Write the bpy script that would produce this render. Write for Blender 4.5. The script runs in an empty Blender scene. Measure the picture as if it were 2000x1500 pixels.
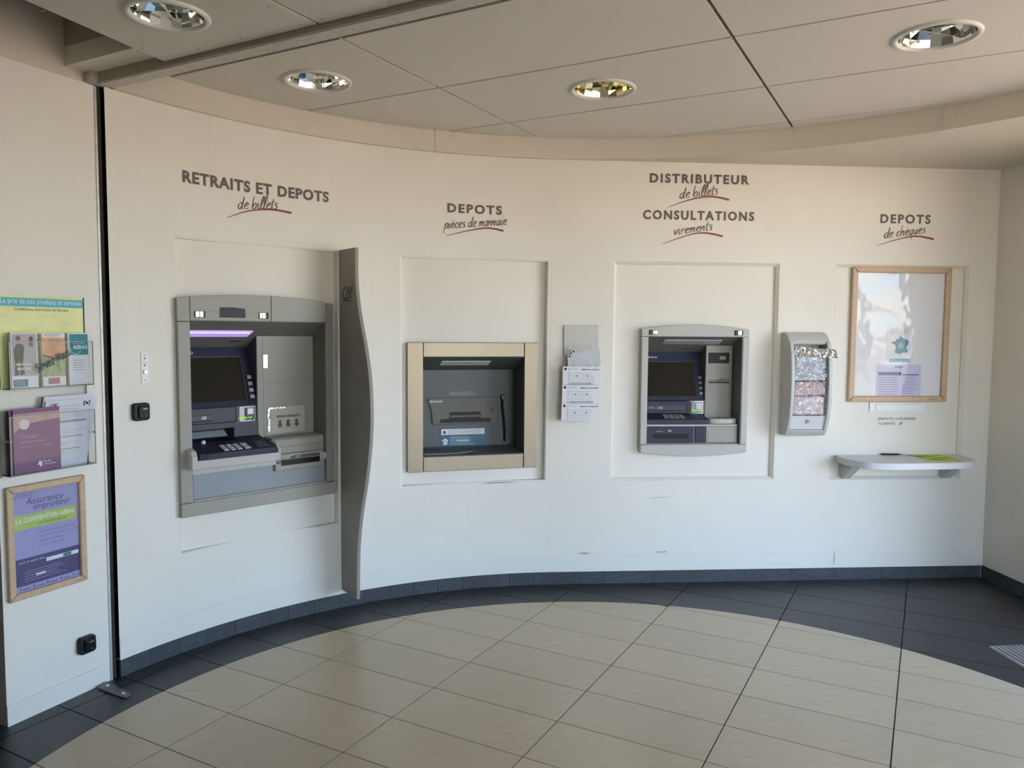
import bpy, bmesh, math, random
from mathutils import Vector, Matrix
random.seed(7)
scene = bpy.context.scene
COL = scene.collection
PI = math.pi

# ------------------------------------------------------------------ camera
CAM_H = 1.5693
F_PX = 1502.85
PITCH, ROLL = math.radians(-3.8624), math.radians(0.409)
cam_d = bpy.data.cameras.new('camera'); cam = bpy.data.objects.new('camera', cam_d); COL.objects.link(cam)
cam_d.sensor_width = 36.0; cam_d.sensor_fit = 'HORIZONTAL'; cam_d.lens = F_PX / 2000.0 * 36.0
cam_d.clip_start = 0.02; cam_d.clip_end = 500
_f = Vector((0, math.cos(PITCH), math.sin(PITCH))); _r = Vector((1, 0, 0)); _u = _r.cross(_f)
_r2 = math.cos(ROLL) * _r + math.sin(ROLL) * _u; _u2 = -math.sin(ROLL) * _r + math.cos(ROLL) * _u
cam.matrix_world = Matrix(((_r2.x, _u2.x, -_f.x, 0), (_r2.y, _u2.y, -_f.y, 0), (_r2.z, _u2.z, -_f.z, CAM_H), (0, 0, 0, 1)))
scene.camera = cam

# ------------------------------------------------------------------ sky, sun, exposure
world = bpy.data.worlds.new('sky'); scene.world = world; world.use_nodes = True
wn = world.node_tree.nodes; wl = world.node_tree.links; wn.clear()
sky = wn.new('ShaderNodeTexSky'); sky.sky_type = 'NISHITA'; sky.sun_disc = False
sky.sun_elevation = math.radians(52); sky.sun_rotation = math.radians(154); sky.altitude = 200; sky.dust_density = 0.8; sky.air_density = 1.0; sky.ozone_density = 6.0
bg = wn.new('ShaderNodeBackground'); bg.inputs['Strength'].default_value = 0.36
wo = wn.new('ShaderNodeOutputWorld'); wl.new(sky.outputs[0], bg.inputs[0]); wl.new(bg.outputs[0], wo.inputs[0])
sun_d = bpy.data.lights.new('sun', 'SUN'); sun_d.energy = 5.0; sun_d.angle = math.radians(0.6); sun_d.color = (1.0, .84, .62)
sun = bpy.data.objects.new('sun', sun_d); COL.objects.link(sun)
sun.rotation_euler = Vector((0.05, 0.62, -0.95)).to_track_quat('-Z', 'Y').to_euler()
scene.view_settings.view_transform = 'Standard'; scene.view_settings.look = 'None'
scene.view_settings.gamma = 1.0; scene.view_settings.use_curve_mapping = False
scene.view_settings.exposure = 2.28

# ------------------------------------------------------------------ materials
MATS = {}
def M(name, col, rough=.5, metal=0., noise=0., nscale=12., bump=0., bscale=80., rand=0., spec=.5, emit=None, estr=0., stretch=None, coat=0.):
    if name in MATS: return MATS[name]
    m = bpy.data.materials.new(name); m.use_nodes = True; MATS[name] = m
    N, L = m.node_tree.nodes, m.node_tree.links
    b = N['Principled BSDF']
    b.inputs['Base Color'].default_value = (*col, 1); b.inputs['Roughness'].default_value = rough
    b.inputs['Metallic'].default_value = metal; b.inputs['Specular IOR Level'].default_value = spec
    b.inputs['Coat Weight'].default_value = coat
    if emit: b.inputs['Emission Color'].default_value = (*emit, 1); b.inputs['Emission Strength'].default_value = estr
    tc = None
    if noise or bump:
        tc = N.new('ShaderNodeTexCoord'); mp = N.new('ShaderNodeMapping'); L.new(tc.outputs['Object'], mp.inputs[0])
        if stretch: mp.inputs['Scale'].default_value = stretch
    last = None
    if noise:
        t = N.new('ShaderNodeTexNoise'); t.inputs['Scale'].default_value = nscale; t.inputs['Detail'].default_value = 5; L.new(mp.outputs[0], t.inputs['Vector'])
        r = N.new('ShaderNodeMapRange'); r.inputs['From Min'].default_value = .3; r.inputs['From Max'].default_value = .7
        r.inputs['To Min'].default_value = 1 - noise; r.inputs['To Max'].default_value = 1 + noise
        L.new(t.outputs['Fac'], r.inputs['Value'])
        v = N.new('ShaderNodeVectorMath'); v.operation = 'SCALE'; v.inputs[0].default_value = col; L.new(r.outputs[0], v.inputs['Scale']); last = v.outputs[0]
    if rand:
        o = N.new('ShaderNodeObjectInfo'); r = N.new('ShaderNodeMapRange'); r.inputs['To Min'].default_value = 1 - rand; r.inputs['To Max'].default_value = 1 + rand
        L.new(o.outputs['Random'], r.inputs['Value']); v = N.new('ShaderNodeVectorMath'); v.operation = 'SCALE'
        if last: L.new(last, v.inputs[0])
        else: v.inputs[0].default_value = col
        L.new(r.outputs[0], v.inputs['Scale']); last = v.outputs[0]
    if last: L.new(last, b.inputs['Base Color'])
    if bump:
        t = N.new('ShaderNodeTexNoise'); t.inputs['Scale'].default_value = bscale; t.inputs['Detail'].default_value = 3; L.new(mp.outputs[0], t.inputs['Vector'])
        bp = N.new('ShaderNodeBump'); bp.inputs['Strength'].default_value = bump; bp.inputs['Distance'].default_value = .01
        L.new(t.outputs['Fac'], bp.inputs['Height']); L.new(bp.outputs[0], b.inputs['Normal'])
    return m
def clear(name, tint=(.95, .97, .96), gloss=.02, ior=1.45, bump=0., bscale=8.):
    if name in MATS: return MATS[name]
    m = bpy.data.materials.new(name); m.use_nodes = True; MATS[name] = m
    N, L = m.node_tree.nodes, m.node_tree.links; N.clear()
    out = N.new('ShaderNodeOutputMaterial'); mx = N.new('ShaderNodeMixShader'); tr = N.new('ShaderNodeBsdfTransparent'); gl = N.new('ShaderNodeBsdfGlossy'); fr = N.new('ShaderNodeLayerWeight')
    tr.inputs[0].default_value = (*tint, 1); gl.inputs['Roughness'].default_value = gloss; fr.inputs['Blend'].default_value = .5; f0 = ((ior - 1) / (ior + 1)) ** 2
    pw = N.new('ShaderNodeMath'); pw.operation = 'POWER'; pw.inputs[1].default_value = 5; L.new(fr.outputs['Facing'], pw.inputs[0])
    sc_ = N.new('ShaderNodeMapRange'); sc_.inputs['To Min'].default_value = f0; sc_.inputs['To Max'].default_value = 1; L.new(pw.outputs[0], sc_.inputs['Value'])
    if bump:
        tc = N.new('ShaderNodeTexCoord'); t = N.new('ShaderNodeTexNoise'); t.inputs['Scale'].default_value = bscale; t.inputs['Detail'].default_value = 2
        bp = N.new('ShaderNodeBump'); bp.inputs['Strength'].default_value = bump; bp.inputs['Distance'].default_value = .03
        L.new(tc.outputs['Object'], t.inputs['Vector']); L.new(t.outputs['Fac'], bp.inputs['Height']); L.new(bp.outputs[0], gl.inputs['Normal']); L.new(bp.outputs[0], fr.inputs['Normal'])
    L.new(sc_.outputs[0], mx.inputs[0]); L.new(tr.outputs[0], mx.inputs[1]); L.new(gl.outputs[0], mx.inputs[2]); L.new(mx.outputs[0], out.inputs[0])
    return m
WALL = M('white_wall_paint', (.80, .76, .67), .55, noise=.02, nscale=3, bump=.04, bscale=25)
WALLD = M('grey_white_trim', (.62, .61, .58), .5)
BEIGE = M('beige_fascia_paint', (.66, .60, .49), .5, noise=.02, nscale=4)
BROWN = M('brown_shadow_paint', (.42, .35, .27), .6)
CEIL = M('ceiling_panel_paint', (.70, .65, .565), .7, noise=.02, nscale=300, bump=.03, bscale=400)
PLEN = M('dark_plenum', (.09, .075, .06), .9)
GROUT = M('dark_grout', (.035, .028, .022), .8)
TILE_B = M('beige_floor_tile', (.58, .475, .30), .30, spec=.8, noise=.05, nscale=6, rand=.035, bump=.01, bscale=30, stretch=(1, 5, 1))
TILE_D = M('dark_floor_tile', (.030, .031, .033), .38, noise=.10, nscale=8, rand=.08)
SKIRT = M('dark_skirting_tile', (.050, .055, .060), .5, noise=.25, nscale=25, rand=.08, stretch=(1, 1, 3))
GREY = M('grey_machine_paint', (.335, .32, .27), .45, noise=.02, nscale=8)
GREYL = M('light_grey_machine_paint', (.48, .47, .43), .45)
GREYB = M('blue_grey_panel', (.27, .29, .31), .45)
GREYD = M('dark_grey_panel', (.085, .088, .092), .45, spec=.3)
GREYM = M('shaded_cavity_grey', (.17, .165, .155), .55)  # darkened to carry the shade inside the machine cavities
NAVY = M('navy_plastic', (.020, .021, .044), .45, spec=.3)
NAVYL = M('slate_navy_plastic', (.060, .065, .082), .45, spec=.3)
BLACK = M('black_gloss', (.006, .006, .007), .3, spec=.2)
BLACKM = M('black_plastic', (.010, .011, .014), .4, spec=.25)
SCREEN = M('dark_screen', (.014, .013, .009), .15, spec=.35)
SILVER = M('silver_plastic', (.34, .345, .36), .35, metal=.5)
KEYC = M('metal_key', (.36, .36, .37), .4, metal=.3)
STEEL = M('brushed_steel', (.27, .225, .165), .38, metal=1., noise=.05, nscale=40, stretch=(1, 1, 12))
MIRROR = M('mirror_reflector', (.86, .85, .78), .06, metal=1.)
CHROME = M('chrome', (.8, .8, .8), .12, metal=1.)
ALU = M('worn_aluminium', (.55, .54, .51), .4, metal=.7, noise=.15, nscale=20)
PLATE = M('scuffed_metal', (.16, .155, .15), .4, metal=.6, noise=.3, nscale=30)
WOOD = M('beech_wood', (.56, .40, .25), .45, noise=.10, nscale=6, stretch=(1, 1, 8))
WOODH = M('beech_wood_horizontal', (.56, .40, .25), .45, noise=.10, nscale=6, stretch=(8, 1, 1))
PAPER = M('white_paper', (.78, .78, .80), .7)
PAPERG = M('greyish_paper', (.60, .60, .63), .7)
PAPERL = M('lilac_paper', (.36, .34, .58), .6)
INK = M('ink_black', (.03, .03, .035), .7)
INKG = M('ink_grey', (.23, .23, .25), .7)
LETT = M('grey_brown_vinyl', (.115, .095, .080), .5)
RED = M('red_vinyl', (.26, .035, .032), .5)
PRINTW = M('white_print', (.82, .82, .82), .6)
TEAL = M('teal_print', (.015, .21, .25), .5)
CYAN = M('cyan_print', (.10, .44, .50), .5)
YELLOW = M('pale_yellow_print', (.80, .80, .36), .5, noise=.10, nscale=9, stretch=(1, 1, 2))
PURPLE = M('purple_print', (.165, .035, .15), .4)
PLUM = M('dark_plum_print', (.09, .02, .08), .4)
GREENP = M('lime_print', (.42, .55, .10), .5)
NAVYP = M('indigo_print', (.07, .05, .16), .5)
ORANGE = M('orange_photo_print', (.68, .32, .12), .4, noise=.35, nscale=18, stretch=(1, 1, .5))
GRASS = M('green_photo_print', (.30, .36, .14), .4, noise=.45, nscale=30, stretch=(4, 4, .6))
SKIN = M('brown_photo_print', (.20, .09, .05), .5)
BLUEP = M('blue_sticker', (.010, .115, .21), .4)
HILITE = M('fluorescent_paper', (.60, .78, .05), .6)
LED = M('green_led', (.1, .4, .02), .4, emit=(.35, 1.0, .05), estr=.13)
LILAC = M('lilac_lamp', (.5, .4, .8), .4, emit=(.55, .38, 1.0), estr=.11)
LILACW = M('lilac_lamp_bead', (.8, .7, .9), .4, emit=(.85, .68, 1.0), estr=.26)
LENS = M('unlit_lamp_lens', (.42, .40, .50), .3)
PLASTIC = M('pale_grey_plastic', (.56, .56, .54), .35)
PLASTICS = M('white_laminate', (.66, .67, .68), .35)
FILMPINK = M('pink_paper_pack', (.50, .36, .34), .5, noise=.25, nscale=25)
FOIL = M('crinkled_foil', (.75, .74, .70), .18, metal=.85, bump=.6, bscale=60)
ACRYL = clear('clear_acrylic', (.90, .92, .92), .03, 1.35)
ACRYE = M('acrylic_edge', (.20, .20, .19), .15)
FILM = clear('cling_film', (.96, .96, .96), .10, 2.0, bump=1., bscale=24)
PLEXI = clear('flexible_poster_sheet', (.97, .97, .98), .03, 1.42, bump=.35, bscale=5.0)
PANE = clear('window_pane', (.95, .95, .96), .0, 1.3)
FRAMEM = M('grey_window_frame', (.10, .10, .10), .4)
CONC = M('pale_paving', (.58, .45, .30), .8, noise=.08, nscale=.6)
OUTER = M('outer_render', (.55, .52, .48), .8)
LEAF = M('dark_foliage', (.035, .06, .018), .8, noise=.5, nscale=3)
BARK = M('tree_bark', (.10, .07, .045), .9)

# ------------------------------------------------------------------ mesh helpers
def box(bm, x0, x1, y0, y1, z0, z1):
    v = [bm.verts.new(p) for p in ((x0, y0, z0), (x1, y0, z0), (x1, y1, z0), (x0, y1, z0), (x0, y0, z1), (x1, y0, z1), (x1, y1, z1), (x0, y1, z1))]
    for f in ((0, 3, 2, 1), (4, 5, 6, 7), (0, 1, 5, 4), (1, 2, 6, 5), (2, 3, 7, 6), (3, 0, 4, 7)): bm.faces.new([v[i] for i in f])
    return bm
def hexa(bm, p):          # 4 front points + 4 rear points, same order
    v = [bm.verts.new(q) for q in p]
    for f in ((0, 1, 2, 3), (7, 6, 5, 4), (0, 4, 5, 1), (1, 5, 6, 2), (2, 6, 7, 3), (3, 7, 4, 0)): bm.faces.new([v[i] for i in f])
    return bm
def prism(bm, poly, a, b, axis='y'):
    def pt(p, h): return (p[0], h, p[1]) if axis == 'y' else (p[0], p[1], h) if axis == 'z' else (h, p[0], p[1])
    A = [bm.verts.new(pt(p, a)) for p in poly]; B = [bm.verts.new(pt(p, b)) for p in poly]; n = len(poly)
    bm.faces.new(A); bm.faces.new(B[::-1])
    for i in range(n): bm.faces.new((A[i], B[i], B[(i + 1) % n], A[(i + 1) % n]))
    return bm
def lathe(bm, prof, n=32, cx=0, cy=0):
    rings = []
    for r, z in prof: rings.append([bm.verts.new((cx + r * math.cos(2 * PI * i / n), cy + r * math.sin(2 * PI * i / n), z)) for i in range(n)])
    for A, B in zip(rings, rings[1:]):
        for i in range(n): bm.faces.new((A[i], A[(i + 1) % n], B[(i + 1) % n], B[i]))
    return bm
def tube(bm, pts, r, n=8):
    pts = [Vector(p) for p in pts]; rings = []
    for i, p in enumerate(pts):
        d = (pts[min(i + 1, len(pts) - 1)] - pts[max(i - 1, 0)]).normalized()
        a = d.orthogonal().normalized(); b = d.cross(a)
        rings.append([bm.verts.new(p + r * (math.cos(2 * PI * k / n) * a + math.sin(2 * PI * k / n) * b)) for k in range(n)])
    for A, B in zip(rings, rings[1:]):
        for k in range(n): bm.faces.new((A[k], A[(k + 1) % n], B[(k + 1) % n], B[k]))
    bm.faces.new(rings[0]); bm.faces.new(rings[-1][::-1])
    return bm
def bevel(bm, off, seg=2, ang=30):
    bmesh.ops.recalc_face_normals(bm, faces=bm.faces)
    ed = [e for e in bm.edges if len(e.link_faces) == 2 and e.calc_face_angle(0) > math.radians(ang)]
    bmesh.ops.bevel(bm, geom=ed, offset=off, segments=seg, affect='EDGES', profile=.5, clamp_overlap=True)
    return bm
def NB(): return bmesh.new()
def B(x0, x1, y0, y1, z0, z1, bv=0):
    bm = box(NB(), x0, x1, y0, y1, z0, z1)
    if bv: bevel(bm, bv)
    return bm
def rrect(x0, x1, z0, z1, r, n=4):
    out = []
    for cx, cz, a0 in ((x1 - r, z1 - r, 0), (x0 + r, z1 - r, 90), (x0 + r, z0 + r, 180), (x1 - r, z0 + r, 270)):
        for i in range(n + 1): a = math.radians(a0 + 90 * i / n); out.append((cx + r * math.cos(a), cz + r * math.sin(a)))
    return out
def mk(name, bm, mat, smooth=False):
    bmesh.ops.recalc_face_normals(bm, faces=bm.faces)
    me = bpy.data.meshes.new(name); bm.to_mesh(me); bm.free(); me.materials.append(mat)
    if smooth:
        for p in me.polygons: p.use_smooth = True
    o = bpy.data.objects.new(name, me); COL.objects.link(o); return o
def tag(o, label, cat, group=None):
    o['label'] = label; o['category'] = cat
    if group: o['group'] = group
    return o
def struct(o): o['kind'] = 'structure'; return o
def sheet(x0, x1, y0, y1, z0, z1):                   # one clear sheet, thin axis collapsed to its middle
    ax = min(((x1 - x0), 0), ((y1 - y0), 1), ((z1 - z0), 2))[1]; bm = NB()
    if ax == 0: c = (x0 + x1) / 2; P = ((c, y0, z0), (c, y1, z0), (c, y1, z1), (c, y0, z1))
    elif ax == 1: c = (y0 + y1) / 2; P = ((x0, c, z0), (x1, c, z0), (x1, c, z1), (x0, c, z1))
    else: c = (z0 + z1) / 2; P = ((x0, y0, c), (x1, y0, c), (x1, y1, c), (x0, y1, c))
    bm.faces.new([bm.verts.new(p) for p in P]); return bm
class T:                                   # a thing: an Empty at its base; parts are given in the frame (rot) and shifted to the base
    def __init__(s, name, label, cat, origin=(0, 0), rot=0., base=(0, 0, 0), group=None):
        s.base = Vector(base); o = bpy.data.objects.new(name, None); COL.objects.link(o); o.empty_display_size = .05
        c, n = math.cos(rot), math.sin(rot)
        o.location = (origin[0] + c * base[0] - n * base[1], origin[1] + n * base[0] + c * base[1], base[2]); o.rotation_euler = (0, 0, rot)
        tag(o, label, cat, group); s.o = o
    def part(s, name, bm, mat, parent=None, smooth=False, label=None):
        bmesh.ops.translate(bm, vec=-s.base, verts=bm.verts); p = mk(name, bm, mat, smooth); p.parent = parent or s.o
        if label: p['label'] = label
        return p
def single(name, label, cat, bm, mat, origin=(0, 0), rot=0., base=(0, 0, 0), group=None, smooth=False):
    bmesh.ops.translate(bm, vec=-Vector(base), verts=bm.verts); o = mk(name, bm, mat, smooth)
    c, n = math.cos(rot), math.sin(rot)
    o.location = (origin[0] + c * base[0] - n * base[1], origin[1] + n * base[0] + c * base[1], base[2]); o.rotation_euler = (0, 0, rot)
    return tag(o, label, cat, group)

# ------------------------------------------------------------------ lettering
_TX = {}
def text_geo(s, off=0., space=1.0):
    k = (s, off, space)
    if k in _TX: return _TX[k]
    c = bpy.data.curves.new('lettering_curve', 'FONT'); c.body = s; c.size = 1; c.offset = off; c.space_character = space; c.resolution_u = 3; c.fill_mode = 'FRONT'
    o = bpy.data.objects.new('lettering_curve', c); COL.objects.link(o)
    me = o.to_mesh(); vs = [tuple(v.co) for v in me.vertices]; fs = [tuple(p.vertices) for p in me.polygons]
    o.to_mesh_clear(); bpy.data.objects.remove(o); bpy.data.curves.remove(c)
    x0 = min(v[0] for v in vs); x1 = max(v[0] for v in vs); y0 = min(v[1] for v in vs); y1 = max(v[1] for v in vs)
    _TX[k] = ([((v[0] - x0) / (x1 - x0), (v[1] - y0) / (y1 - y0)) for v in vs], fs, (x1 - x0) / (y1 - y0)); return _TX[k]
def text(bm, s, x0, x1, z0, z1, f, off=.012, space=1.0, shear=0., tilt=0.):
    """letters of s fitted into the box, laid through the map f(x, z)"""
    vs, fs, asp = text_geo(s, off, space); w, h = x1 - x0, z1 - z0
    V = [bm.verts.new(f(x0 + a * w + shear * b * h, z0 + b * h + tilt * a * w)) for a, b in vs]
    for q in fs:
        try: bm.faces.new([V[i] for i in q])
        except ValueError: pass
    return bm
GL = {  # handwritten letters: strokes in x-height units, advance
 'a': ([[(.75, .75), (.5, 1), (.15, .7), (.1, .25), (.35, 0), (.65, .35), (.78, .95), (.72, .3), (.85, .02), (1., .15)]], 1.0),
 'b': ([[(.14, 2.1), (.08, 1), (.1, .1), (.2, .6), (.5, .95), (.7, .6), (.55, .1), (.25, 0), (.1, .2)]], .85),
 'c': ([[(.7, .8), (.5, 1), (.18, .7), (.12, .25), (.4, 0), (.75, .2)]], .8),
 'd': ([[(.7, .8), (.45, 1), (.12, .6), (.12, .15), (.35, 0), (.65, .4), (.88, 2.0), (.72, .4), (.8, .02), (.95, .1)]], 1.0),
 'e': ([[(.12, .45), (.5, .6), (.65, .85), (.45, 1), (.18, .7), (.12, .25), (.4, 0), (.75, .2)]], .78),
 'h': ([[(.14, 2.1), (.08, 0)], [(.08, .4), (.4, .95), (.6, .8), (.58, .1), (.75, .05)]], .85),
 'i': ([[(.2, 1), (.15, .1), (.38, .08)], [(.26, 1.42), (.30, 1.55)]], .45),
 'l': ([[(.1, .3), (.5, 1.6), (.45, 2.15), (.25, 1.7), (.15, .2), (.35, 0), (.5, .15)]], .5),
 'm': ([[(.08, 1), (.06, 0)], [(.06, .4), (.3, .95), (.42, .8), (.4, 0)], [(.4, .4), (.65, .95), (.8, .8), (.78, .1), (.95, .05)]], 1.05),
 'n': ([[(.08, 1), (.06, 0)], [(.06, .4), (.4, .95), (.55, .8), (.53, .1), (.7, .05)]], .8),
 'o': ([[(.45, 1), (.15, .7), (.12, .25), (.4, 0), (.68, .3), (.65, .8), (.45, 1), (.7, .93), (.85, 1.)]], .85),
 'p': ([[(.1, 1), (.0, -.9)], [(.08, .5), (.45, 1), (.68, .7), (.5, .1), (.12, .1)]], .8),
 'q': ([[(.7, .85), (.4, 1), (.12, .6), (.15, .1), (.4, .05), (.68, .5), (.74, 1), (.58, -.9)]], .9),
 'r': ([[(.1, 1), (.1, 0)], [(.1, .5), (.35, .95), (.6, .95)]], .6),
 's': ([[(.6, .9), (.35, 1), (.2, .75), (.5, .4), (.45, .05), (.1, .05)]], .65),
 't': ([[(.27, 1.75), (.18, .1), (.42, .06)], [(.0, 1.15), (.55, 1.2)]], .5),
 'u': ([[(.1, 1), (.1, .2), (.3, 0), (.6, .5), (.65, 1), (.62, .15), (.8, .05)]], .85),
 'v': ([[(.05, 1), (.25, .02), (.6, 1), (.75, .95)]], .7),
 'z': ([[(.1, .95), (.6, .95), (.1, .05), (.65, .05)]], .7),
 'S': ([[(.75, 1.45), (.35, 1.6), (.2, 1.2), (.65, .65), (.5, 0), (.05, .1)]], .85),
 'V': ([[(.05, 1.6), (.35, 0), (.85, 1.6)]], .85),
 '-': ([[(.1, .5), (.6, .55)]], .7), ' ': ([], .5)}
GL['\u00e8'] = (GL['e'][0] + [[(.28, 1.55), (.48, 1.25)]], .78)
def smooth_line(p, k=4):
    if len(p) < 3: return p
    out = []
    for i in range(len(p) - 1):
        a, b, c, d = p[max(i - 1, 0)], p[i], p[i + 1], p[min(i + 2, len(p) - 1)]
        for j in range(k):
            t = j / k; out.append(tuple(.5 * (2 * b[n] + (c[n] - a[n]) * t + (2 * a[n] - 5 * b[n] + 4 * c[n] - d[n]) * t * t + (3 * b[n] - a[n] - 3 * c[n] + d[n]) * t ** 3) for n in (0, 1)))
    return out + [p[-1]]
def ribbon(bm, p, wid, f):
    """flat stroke along p (in plane units) of width wid(t)"""
    n = len(p); L = []
    for i in range(n):
        a, b = p[max(i - 1, 0)], p[min(i + 1, n - 1)]; dx, dz = b[0] - a[0], b[1] - a[1]; l = math.hypot(dx, dz) or 1
        w = wid(i / (n - 1)) / 2; nx, nz = -dz / l * w, dx / l * w
        L.append((bm.verts.new(f(p[i][0] + nx, p[i][1] + nz)), bm.verts.new(f(p[i][0] - nx, p[i][1] - nz))))
    for a, b in zip(L, L[1:]): bm.faces.new((a[0], a[1], b[1], b[0]))
def script(bm, s, x0, z0, x1, z1, xh, f, w=.09, shear=.28):
    tot = sum(GL[c][1] for c in s); sx = math.hypot(x1 - x0, z1 - z0) / tot; ca, sa = (x1 - x0), (z1 - z0); l = math.hypot(ca, sa); ca /= l; sa /= l; x = 0
    for c in s:
        st, ad = GL[c]
        for g in st:
            q = [((x + a) * sx + shear * b * xh, b * xh) for a, b in smooth_line(g)]
            q = [(x0 + a * ca - b * sa, z0 + a * sa + b * ca) for a, b in q]
            ribbon(bm, q, lambda t: w * xh * (1.25 - .5 * abs(2 * t - 1)), f)
        x += ad
    return bm
def rect(bm, x0, x1, z0, z1, f):
    v = [bm.verts.new(f(*p)) for p in ((x0, z0), (x1, z0), (x1, z1), (x0, z1))]; bm.faces.new(v); return bm
def poly(bm, pts, f): bm.faces.new([bm.verts.new(f(*p)) for p in pts]); return bm
def disc(bm, cx, cz, r, f, n=20, r2=None):
    if r2 is None: return poly(bm, [(cx + r * math.cos(2 * PI * i / n), cz + r * math.sin(2 * PI * i / n)) for i in range(n)], f)
    ribbon(bm, [(cx + (r + r2) / 2 * math.cos(2 * PI * i / n), cz + (r + r2) / 2 * math.sin(2 * PI * i / n)) for i in range(n + 1)], lambda t: abs(r - r2), f); return bm
def lines(bm, x0, x1, z0, z1, n, f, h=.4, ragged=.25):
    dz = (z1 - z0) / n
    for i in range(n):
        e = x1 - random.random() * ragged * (x1 - x0); z = z1 - (i + .5) * dz; rect(bm, x0, e, z - dz * h / 2, z + dz * h / 2, f)
    return bm

# ------------------------------------------------------------------ the plan of the room
CX, CY, R = .45, 2.215, 2.495                       # the counter wall bends round this point, then runs straight
_q = math.hypot(.0728, 1); NX, NY = -.0728 / _q, 1 / _q; TX, TY = NY, -NX
TPX, TPY = CX + R * NX, CY + R * NY
def W(s, off=0.):                                   # point of the counter wall; s = run along it, off = distance into the room
    if s >= 0: return (TPX + TX * s - NX * off, TPY + TY * s - NY * off)
    a = s / R; dx = math.cos(a) * NX + math.sin(a) * TX; dy = math.cos(a) * NY + math.sin(a) * TY
    return (CX + dx * (R - off), CY + dy * (R - off))
def wmap(off): return lambda s, z: (*W(s, off), z)
def chord(sa, sb, off):                             # flat frame across a niche: origin, angle, length
    a, b = W(sa), W(sb); l = math.hypot(b[0] - a[0], b[1] - a[1]); t = ((b[0] - a[0]) / l, (b[1] - a[1]) / l); m = (-t[1], t[0])
    return (a[0] - m[0] * off, a[1] - m[1] * off), math.atan2(t[1], t[0]), l
GO = (-.14854, 4.90424); GU = (.87917, -.47652); GV = (.47652, .87917)   # floor and ceiling share this grid direction
def uv(u, v): return (u * GU[0] + v * GV[0], u * GU[1] + v * GV[1])
Z_CEIL, Z_NEAR, Z_SOF, Z_SKIRT = 2.725, 2.62, 2.605, .081
S0, S1 = -2.53, 2.797                               # ends of the counter wall
CORNER = W(S1); RD = (.0726, -.99736)               # right wall runs towards the viewer
def RW(t): return (CORNER[0] + RD[0] * t, CORNER[1] + RD[1] * t)
LO, LT, LM = (-1.786, 3.3526), (.42387, .90572), (-.90572, .42387)
LROT = math.atan2(LT[1], LT[0])
BACK_Y = -1.6
ROOM = [W(S0 + i * (-S0) / 24, -.06) for i in range(25)] + [(CORNER[0] + .06, CORNER[1] + .06), (RW(6.5)[0] + .06, BACK_Y - .05), (-2.8, BACK_Y - .05), (-2.27, 2.48)]
def clip(P, a, b):                                  # keep the part of convex P to the right of a->b
    out = []; side = lambda p: (b[0] - a[0]) * (p[1] - a[1]) - (b[1] - a[1]) * (p[0] - a[0])
    for i, p in enumerate(P):
        q = P[(i + 1) % len(P)]; sp, sq = side(p), side(q)
        if sp <= 0: out.append(p)
        if sp * sq < 0: t = sp / (sp - sq); out.append((p[0] + t * (q[0] - p[0]), p[1] + t * (q[1] - p[1])))
    return out
def clip_poly(P, Q):                                # Q clockwise convex
    for i in range(len(Q)):
        if len(P) < 3: return []
        P = clip(P, Q[i], Q[(i + 1) % len(Q)])
    return P
def area(P): return abs(sum(P[i][0] * P[(i + 1) % len(P)][1] - P[(i + 1) % len(P)][0] * P[i][1] for i in range(len(P)))) / 2 if len(P) > 2 else 0
def circle_cw(cx, cy, r, n=160): return [(cx + r * math.cos(-2 * PI * i / n), cy + r * math.sin(-2 * PI * i / n)) for i in range(n)]
def minus_disc(P, cx, cy, r):                       # convex P minus a disc that crosses its rim twice
    ins = lambda p: (p[0] - cx) ** 2 + (p[1] - cy) ** 2 < r * r
    out = []; n = len(P); marks = []
    for i in range(n):
        p, q = P[i], P[(i + 1) % n]
        if not ins(p): out.append(('v', p))
        if ins(p) != ins(q):
            lo, hi = 0., 1.
            for _ in range(40):
                m = (lo + hi) / 2; c = (p[0] + m * (q[0] - p[0]), p[1] + m * (q[1] - p[1]))
                if ins(c) == ins(p): lo = m
                else: hi = m
            out.append(('in' if ins(q) else 'out', c))
    if sum(1 for k, _ in out if k == 'in') > 1: return None
    res = []
    for j, (k, p) in enumerate(out):
        res.append(p)
        if k == 'in':
            e = out[(j + 1) % len(out)][1]; a0 = math.atan2(p[1] - cy, p[0] - cx); a1 = math.atan2(e[1] - cy, e[0] - cx)
            d = (a1 - a0 + PI) % (2 * PI) - PI
            for i in range(1, 8): res.append((cx + r * math.cos(a0 + d * i / 8), cy + r * math.sin(a0 + d * i / 8)))
    return res

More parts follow.
